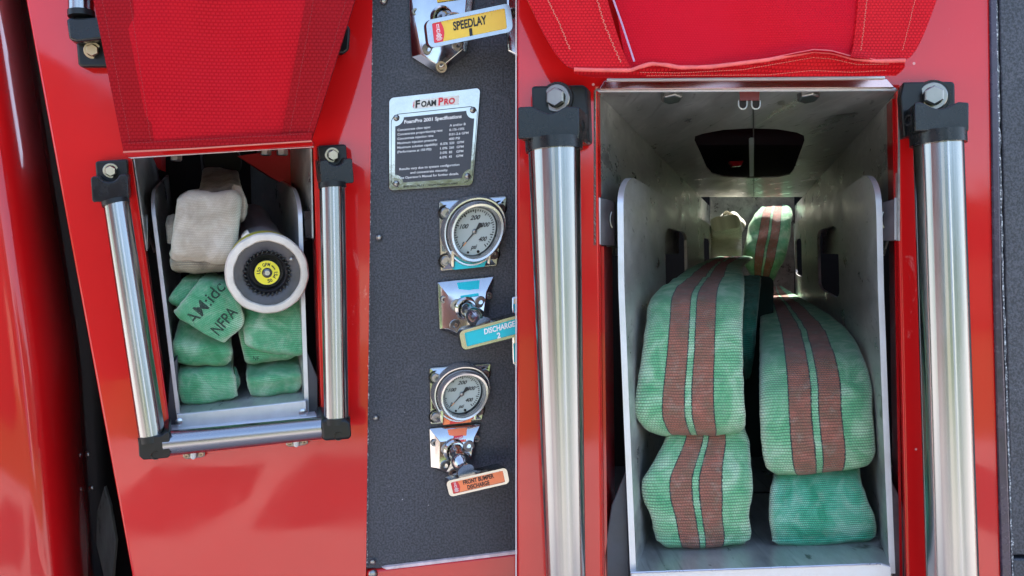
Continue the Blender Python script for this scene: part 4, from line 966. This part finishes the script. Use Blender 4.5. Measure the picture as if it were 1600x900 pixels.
MB().prism([P(x, y, YR-.001) for x, y in ((1155, 139), (1187, 139), (1186, 157), (1156, 157))], DR*.003).build('painted_tab', simple('dull red tab', (.14, .02, .018), .4), lin)
for x in (1160.5, 1181):
    b = MB(); ou = [(x-5.5, 157), (x+5.5, 157)]+[(x+5.5*math.cos(q), 164+5.5*math.sin(q)) for q in [math.pi*k/8 for k in range(9)]]
    b.prism([P(a_, c_, YR+.002) for a_, c_ in ou], DR*.002); b.build('slot', DARK, lin)
    b = MB(); b.tube([P(x-6.5, 157, YR+.0015)]+[P(x+6.5*math.cos(q), 164+6.5*math.sin(q), YR+.0015) for q in [math.pi-math.pi*k/8 for k in range(9)]]+[P(x+6.5, 157, YR+.0015)], .0012, 6); b.build('slot_rim', ALUB, lin)
MB().prism([P(934, 140.5, YR-.003), P(1400, 137, YR-.003), P(1400, 142, YR-.003), P(934, 144, YR-.003)], DR*.004).build('front_fold', ALUE, lin, bevel=.001)
for x, y in ((1049, 151), (1262, 150)):
    b = MB(); c_ = P(x, y, YR+.02)+V((0, 0, .008)); b.lathe(c_, V((.02, -.25, -1)), [(.0155, 0), (.0155, .013), (.0135, .0145), (.0001, .0145)], 6); b.build('hex_bolt', BOLT, lin, bevel=.0008)
# strap brackets between liner and tray
for x0, x1, y0, y1, bx_ in ((932, 960, 307, 384, 956), (1376, 1404, 309, 376, 1380)):
    o = MB().prism([P(x0, y0, YR+.015), P(x1, y0+8, YR+.03), P(x1, y1, YR+.03), P(x0, y1-1, YR+.015)] if x0 < 1000 else [P(x0, y0+8, YR+.03), P(x1, y0, YR+.015), P(x1, y1, YR+.015), P(x0, y1+1, YR+.03)], DR*.01).build('strap_bracket', simple('dark steel strap', (.11, .10, .11), .4, .6, var=.3), lin, bevel=.001)
    xa = (x0-.5, x0+6) if x0 < 1000 else (x1-6, x1+.5)
    MB().prism([P(xa[0], y0-1, YR+.010), P(xa[1], y0+2, YR+.012), P(xa[1], y1-2, YR+.012), P(xa[0], y1-1, YR+.010)], DR*.004).build('bright_edge', ALUE, o, bevel=.0008)
    b = MB(); b.tube([P(bx_, 331, YR+.024), P(bx_-2, 337, YR+.024), P(bx_-2.5, 345, YR+.024), P(bx_-1, 352, YR+.024), P(bx_+1, 356, YR+.024)], .0012, 6); b.build('screw', BOLT, o)
# struts seen through the roof opening
up = thing('roof_strut', FR(1168, 60, .8), 'dark red framework seen through the octagonal roof opening', 'framework')
MB().prism([FR(1090, 100, .55), FR(1300, 100, .55), FR(1300, 60, .55), FR(1090, 60, .55)], DR*.03).build('cross_bar', simple('deep maroon', (.10, .004, .008), .4), up)
MB().prism([P(x, y, 1.06) for x, y in ((1140, 252), (1162, 251), (1158, 259), (1145, 260))], V((0, .02, 0))).build('red_fitting', simple('deep red fitting', (.30, .004, .01), .25), up)

# ---- top rail
rl = thing('header_rail', P(1168, 130, YR), 'narrow stainless header rail between the right flap and its bay', 'rail')
MB().prism([P(x, y, YR-.012) for x, y in ((948, 122.5), (1383, 119), (1383, 123), (948, 126))], DR*.012).build('lip', ALUE, rl, bevel=.001)
MB().prism([P(x, y, YR-.008) for x, y in ((944, 126), (1386, 123), (1398, 137), (936, 140))], DR*.008).build('face', metal('stainless with painted reflection', (.55, .36, .34), .2, .2, (.1, 1, 1)), rl, bevel=.001)  # brown-pink reflection put into the steel colour

# ---- right tray
trR = thing('hose_tray', FR(1185, 890, 0), 'aluminium hose tray in the right bay with window holes and brown-striped green hoses', 'hose tray', 'aluminium hose trays')
def interp(tab, v):
    for (v0, u0), (v1, u1) in zip(tab[:-1], tab[1:]):
        if v <= v1: return lerp(u0, u1, max(0, (v-v0))/(v1-v0))
    return tab[-1][1]
tabL = [(260, 963), (330, 963.5), (450, 965), (650, 973), (860, 982), (910, 984)]
tabR = [(260, 1367), (330, 1371), (450, 1373.5), (650, 1381), (860, 1390), (910, 1392)]
fl_ = lambda v: interp(tabL, v); fr_ = lambda v: interp(tabR, v)
def dens(pts):                             # subdivide long edges so bent plates follow u(v)
    out = []
    for a_, b_ in zip(pts, pts[1:]+pts[:1]):
        n_ = max(1, int(abs(a_[1]-b_[1])/40)); out += [(lerp(a_[0], b_[0], k/n_), lerp(a_[1], b_[1], k/n_)) for k in range(n_)]
    return out
def hole(t0, t1, v0, v1): return rrect(t0, v0, t1, v1, (t1-t0)*.22, 22, 5)
pl_o = dens(plate_outline(266, 905, .13, 52, 2.45))
MB().plate(pl_o, [hole(.55, 1.12, 336, 520), hole(1.9, 2.4, 336, 500)], lambda t, v: FR(fl_(v), v, t+.01), V((.008, 0, 0))).build('side_plate', ALU, trR)
pl_o = dens(plate_outline(262, 900, .13, 52, 2.45))
MB().plate(pl_o, [hole(.55, 1.12, 330, 505), hole(1.9, 2.4, 336, 500)], lambda t, v: FR(fr_(v), v, t+.01), V((.008, 0, 0))).build('side_plate', ALU, trR)
edge_strip(fl_, 266, 905, .13, 52, 8.8, FR, .01).build('bright_edge', ALUE, trR)
edge_strip(fr_, 262, 900, .13, 52, 8.8, FR, .01).build('bright_edge', ALUE, trR)
mb = MB(); mb.add([FR(984, 896, 0), FR(1391, 883, 0), FR(1391, 883, 2.2), FR(984, 896, 2.2)], [(0, 1, 2, 3)]); mb.build('floor', ALU, trR)
MB().prism([P(x, y, YR-.004) for x, y in ((986, 895.5), (1376, 881), (1392, 886), (1392, 960), (986, 960))], DR*.006).build('front_lip', ALUE, trR, bevel=.001)
MB().tube([P(986+k*10, 895-k*.36+.5*noise.noise(V((k*.9, 2, 0))), YR-.006) for k in range(40)], .0013, 6).build('lip_edge', WELD, trR)
for x, y in (): b = MB(); domebolt(b, P(x, y, YR-.003), nR, .010, .0035); b.build('weld_blob', WELD, trR)
# gussets
for i, (pts_, lb) in enumerate((([(955, 790), (978, 735), (984, 905), (946, 905), (943, 870)], 'grey sloping gusset between the right tray and the left red return'),
                              ([(1392, 748), (1410, 785), (1421, 830), (1421, 905), (1395, 905)], 'dark sloping gusset between the right tray and the right red return'))):
    t = thing('gusset_plate', P(pts_[0][0], 850, YR), lb, 'gusset')
    MB().prism([P(x, y, YR+.02) for x, y in pts_], DR*.3).build('plate', simple('grey steel gusset', (.06, .065, .075), .6, 0, var=.3) if i == 0 else simple('dark steel gusset', (.10, .10, .12), .4, .7, var=.3), t, bevel=.002)

# ---- roller guard right
gr = thing('roller_guard', P(870, 900, YR-.05), 'thick stainless upright roller on the left of the right bay', 'roller guard', 'stainless roller guards')
roller(gr, (866, 232), 41, (889.5, 1100), 28, YR-.06)
MB().tube([P(865, 218, YR-.06), P(866, 236, YR-.06)], .0385, 56).build('collar', RUBL, gr)
g2 = thing('roller_guard', P(1480, 900, YR-.05), 'thick stainless upright roller on the right of the right bay', 'roller guard', 'stainless roller guards')
roller(g2, (1466, 222), 36, (1494, 1100), 38, YR-.06)
MB().tube([P(1465, 206, YR-.06), P(1466, 226, YR-.06)], .035, 56).build('collar', RUBL, g2)
def bracketR(parent, U, L, bolt, side, hole_):
    o = MB().prism([P(x, y, YR-.030) for x, y in U], DR*.030).build('bracket', RUB, parent, bevel=.005, seg=3)
    c_ = MB().prism([P(x, y, YR-.085) for x, y in L], DR*.075).build('clamp', RUBL, o, bevel=.005, seg=3)
    b = MB(); hexbolt(b, P(bolt[0], bolt[1], YR-.030), nR, .0135, .014, 1.4, .2); b.build('hex_bolt', BOLT, o)
    b = MB(); b.lathe(P(bolt[0], bolt[1], YR-.0305), nR, [(.0235, -.002), (.0225, .002), (.0195, .002), (.019, 0)], 32); b.build('bolt_seat', RUBL, o)
    return o
def saddle(x0, x1, yt, yb, nx, nw, nd, lean=0):
    pts = [(x0, yt+2), (x0, yb), (x1, yb), (x1, yt+2), (x1-1, yt), (nx+nw, yt-1)]
    for k in range(1, 10): q = k/10; pts.append((nx+nw-2*nw*q, yt-1+nd*math.sin(math.pi*q)**1.3))
    pts += [(nx-nw, yt-1), (x0+1, yt)]; return pts
bracketR(gr, [(831, 134), (912, 132), (917, 138), (920, 222), (832, 222), (830, 138)], saddle(809, 905, 167, 217, 858, 27, 11), (870, 154), 1, None)
bracketR(g2, [(1411, 128), (1488, 127), (1492, 131), (1493, 190), (1412, 215), (1407, 150)], saddle(1429, 1514, 160, 205, 1468, 30, 11), (1457, 151), -1, None)
for pr, x, y, sgn in ((gr, 911, 196, 1), (g2, 1420, 188, -1)):
    b = MB(); b.lathe(P(x, y, YR-.06), V((sgn, -.35, 0)), [(.008, 0), (.0075, .001), (.005, .001), (.0045, -.003), (.0001, -.003)], 24); b.build('set_screw', RUBL, pr)

# ---- right flap
fr2 = thing('bay_cover_flap', P(1150, 105, YR-.06), 'bright red vinyl flap with wavy folded hem hanging over the right bay', 'cover flap', 'red vinyl cover flaps')
hemtab = [(897, 107), (930, 108), (985, 108.5), (1000, 103), (1018, 98), (1040, 100), (1062, 104), (1110, 103), (1160, 97), (1200, 92), (1240, 84), (1272, 78), (1300, 80), (1335, 90), (1370, 94), (1414, 93)]
def hemy(x):
    for (a0, b0), (a1, b1) in zip(hemtab[:-1], hemtab[1:]):
        if x <= a1: return lerp(b0, b1, (max(x, a0)-a0)/(a1-a0))
    return hemtab[-1][1]
YF = YR-.055
def ef(x, y, Y, u, v):                    # pull the cloth's lower edge to the wavy hem line
    h = hemy(x); w_ = max(0, v)**3
    return x, lerp(y, h, w_), Y-.030*math.exp(-((v-1)/.10)**2)*math.exp(-((x-1270)/80)**2)-.018*v
cloth([(fx(978, 1003, -200, 105), -200), (fx(1330, 1318, -200, 105), -200), (1330, 108), (985, 108)], YF, YF, 60, 40, VINR, fr2, 'fabric', .022, .003, 0, 3, ef)
cloth([(fx(838, 897, -200, 105), -200), (fx(958, 993, -200, 105), -200), (993, 108), (899, 108)], YF, YF, 22, 40, VINRB, fr2, 'side_hem', .006, .005, -.006, 4, ef)
cloth([(fx(1339, 1328, -200, 100), -200), (fx(1455, 1414, -200, 100), -200), (1414, 93), (1328, 93)], YF, YF, 20, 40, VINRB, fr2, 'side_hem', .006, .005, -.006, 5, ef)
# rolled hem lip and drop below
mb = MB(); xs = [897+(1414-897)*k/80 for k in range(81)]
mb.tube([P(x, hemy(x)+1.5, YF-.030) for x in xs], [.0026+.0006*noise.noise(V((x*.05, 0, 0))) for x in xs], 10); mb.build('rolled_hem', simple('faded red piping', (.78, .12, .11), .5, var=.2, vscale=50), fr2)
rows = []
for f_ in (0, .15, .4, .7, 1):
    rows.append([P(x if f_ < .5 else lerp(x, 928+(x-897)*(1400-928)/(1414-897), (f_-.5)*2), lerp(hemy(x)+3, 121.5-(x-930)*.0065, f_), YF-.026+.02*f_) for x in xs])
mb = MB(); mb.grid(rows); 
for i, v_ in enumerate(mb.v): mb.uv[i] = (v_.x*1000, v_.z*1000); mb.fr[i] = (0, 0)
mb.build('hem_drop', VINRB, fr2)
stitches(fr2, [(1000, 113), (1060, 114), (1160, 109), (1270, 90), (1300, 92), (1340, 101), (1390, 100)], YF-.029, THR, 3.6, 2.6, .0005, .3)
stitches(fr2, [(1010, 118.5), (1200, 117), (1270, 110), (1330, 113), (1385, 110)], YF-.024, THR, 3.6, 2.6, .0005, .3)
Yst = lambda x, y: YF-.018*max(0, (y+200)/305)-.0085-.002
stitches(fr2, [(851, -10), (871, 30), (891, 78)], lambda x, y: Yst(x, y)-.004, THR, 3.4, 2.4, .0008, .7, zig=.9)
stitches(fr2, [(930, -10), (945, 40), (970, 98)], lambda x, y: Yst(x, y)-.004, THR, 3.4, 2.4, .0008, .7, zig=1.2)
stitches(fr2, [(1356, -10), (1350, 40), (1345, 80)], lambda x, y: Yst(x, y)-.004, THR, 3.2, 2.2, .0006, .5, zig=.7)
stitches(fr2, [(1432, -10), (1420, 40), (1410, 80)], lambda x, y: Yst(x, y)-.004, THR, 3.2, 2.2, .0005, .5, zig=.5)
MB().tube([P(955, -10, Yst(0, -10)-.002), P(972, 38, Yst(0, 38)-.003), P(991, 96, Yst(0, 96)-.004)], .0013, 8).build('hem_edge', simple('grey lilac cut edge', (.45, .28, .42), .6), fr2)

# ---- right hoses
G3 = 'brown-striped green hoses in the right tray'
t0 = YR
hose([(1052, 630, 1160, 630, t0+.125), (1046, 660, 1164, 660, t0+.118), (1038, 688, 1173, 688, t0+.10), (1018, 725, 1175, 722, t0+.08), (1005, 750, 1178, 745, t0+.07), (1006, 780, 1178, 775, t0+.068), (1018, 810, 1173, 806, t0+.07), (1024, 838, 1176, 838, t0+.076), (1034, 856, 1168, 852, t0+.09), (1046, 858, 1156, 853, t0+.2)], W_BIG,
     'brown-striped green hose fold on the floor at the left of the right tray', G3, seed=21, th=.017, n=80, m=30, wob=.0012, puff=9)
hose([(1120, 400, 1176, 400, t0+2.3), (1086, 412, 1162, 411, t0+1.2), (1052, 432, 1163, 430, t0+.5), (1018, 458, 1163, 452, t0+.2), (1010, 500, 1162, 495, t0+.11), (1003, 560, 1163, 556, t0+.075), (994, 620, 1165, 618, t0+.062), (993, 650, 1167, 650, t0+.064), (1004, 671, 1166, 672, t0+.078), (1020, 682, 1158, 680, t0+.11), (1032, 680, 1150, 678, t0+.2)], W_BIG,
     'large brown-striped green hose folded over the left stack of the right tray', G3, seed=22, th=.018, n=110, m=30, wob=.0014, puff=9)
hose([(1218, 690, 1344, 690, t0+.14), (1212, 725, 1345, 722, t0+.13), (1206, 755, 1348, 748, t0+.10), (1204, 785, 1358, 778, t0+.085), (1204, 812, 1370, 808, t0+.078), (1208, 840, 1373, 834, t0+.082), (1212, 856, 1366, 846, t0+.095), (1222, 857, 1352, 848, t0+.2)], W_PLN,
     'plain teal green hose fold on the floor at the right of the right tray', 'plain green hose in the right tray', seed=23, th=.017, n=70, m=30, wob=.0012, puff=9)
hose([(1204, 448, 1222, 446, t0+3.0), (1194, 462, 1242, 458, t0+2.45), (1189, 482, 1280, 478, t0+.95), (1187, 510, 1322, 508, t0+.42), (1187, 550, 1347, 545, t0+.18), (1188, 600, 1364, 595, t0+.10), (1190, 650, 1367, 645, t0+.075), (1193, 700, 1371, 690, t0+.072), (1198, 730, 1370, 716, t0+.078), (1208, 745, 1360, 731, t0+.10), (1220, 744, 1350, 730, t0+.2)], W_BIG,
     'large brown-striped green hose folded over the right stack of the right tray', G3, seed=24, th=.018, n=110, m=30, wob=.0014, puff=9)
hose([(1188, 322, 1236, 320, t0+3.1), (1178, 330, 1239, 328, t0+2.6), (1170, 360, 1238, 362, t0+2.5), (1164, 395, 1230, 402, t0+2.45), (1166, 425, 1218, 428, t0+2.47), (1176, 442, 1208, 446, t0+2.6)], W_BIG,
     'upright brown-striped green hose loop at the back of the right tray', G3, seed=25, th=.06, n=50, wob=.004)
G4 = 'pale hoses at the back of the right tray'
hose([(1112, 362, 1158, 356, t0+2.3), (1111, 372, 1161, 370, t0+2.45), (1111, 392, 1161, 392, t0+2.4), (1113, 414, 1162, 412, t0+2.42), (1118, 420, 1160, 420, t0+2.5)], W_WHB, 'square pale hose fold at the back, below the twisted one', G4, seed=26, th=.06, wob=.0014, puff=9)
hose([(1146, 328, 1166, 348, t0+2.7), (1140, 330, 1168, 352, t0+2.5), (1128, 337, 1160, 364, t0+2.42), (1119, 346, 1148, 368, t0+2.5)], W_WHB, 'twisted pale hose fold at the very back of the right tray', G4, seed=27, th=.05, wob=.0014, puff=9)
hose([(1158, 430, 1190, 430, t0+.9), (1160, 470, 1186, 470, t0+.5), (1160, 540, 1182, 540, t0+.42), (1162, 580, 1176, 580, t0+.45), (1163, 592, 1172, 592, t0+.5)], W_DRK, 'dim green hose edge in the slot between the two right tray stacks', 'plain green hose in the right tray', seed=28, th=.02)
hose([(1150, 440, 1205, 440, t0+1.5), (1140, 450, 1210, 450, t0+.8), (1140, 700, 1212, 700, t0+.65), (1140, 826, 1214, 826, t0+.65)], simple('dark slot blocker', (.008, .03, .022), .8), 'added almost black blocker deep in the slot between the right tray stacks', None, seed=29, th=.03)  # added blocker hiding the sunlit floor behind the slot
MB().tube([P(1178, 770, t0+.3), P(1208, 769, t0+.3)], .0015, 8).build('floor_rod', RUBL, label='thin dark rod between the two bottom folds of the right tray', cat='rod')

# ============================================================ engine body behind the panels: keeps the bays dark
bd = MB()
X0, X1, Z0, Z1, YB = -1.75, 2.9, -1.05, 1.75, 3.6
def bx(a_, b_): 
    x0, y0, z0 = a_; x1, y1, z1 = b_
    bd.prism([V((x0, y0, z0)), V((x1, y0, z0)), V((x1, y0, z1)), V((x0, y0, z1))], V((0, y1-y0, 0)))
bx((X0, .10, Z0-.03), (X1, YB, Z0))
bx((X0-.03, .10, Z0), (X0, YB, Z1)); bx((X1, .02, Z0), (X1+.03, YB, Z1))
bx((X0, .05, Z1), (X1, 1.3, Z1+.03)); bx((X0, 1.3, Z1), (.25, YB, Z1+.03)); bx((2.0, 1.3, Z1), (X1, YB, Z1+.03)); bx((.25, 1.3, Z1), (2.0, 2.2, Z1+.03))  # roof left open at the rear to let light down onto the back hoses
bx((X0, YB, Z0), (.4, YB+.03, Z1)); bx((1.9, YB, Z0), (X1, YB+.03, Z1)); bx((.4, YB, Z0), (1.9, YB+.03, 1.2)); bx((.3, 1.2, .43), (1.8, 2.2, .46)); bx((.3, 2.2, .43), (2.0, 2.23, Z1))  # last two boxes are added covers blocking the sky above the roof cutout
bd.build('engine_body', DARK, label='dark hollow fire engine body behind the panels', cat='engine body')
fc = MB()                                   # upper and outer skin beyond the framed panels
for a_, b_ in (((-1.75, .03, .68), (.02, .06, 1.75)), ((.008, -.09, .60), (2.9, -.06, 1.75)), ((.90, -.09, -1.05), (2.9, -.06, .60)), ((-1.75, .04, -1.05), (.02, .07, -.70)), ((.008, -.085, -1.05), (2.9, -.055, -.71))):
    x0, y0, z0 = a_; x1, y1, z1 = b_
    fc.prism([V((x0, y0, z0)), V((x1, y0, z0)), V((x1, y0, z1)), V((x0, y0, z1))], V((0, y1-y0, 0)))
fc.build('outer_skin', RED, label='red outer skin of the engine continuing beyond the framed panels', cat='body panel')
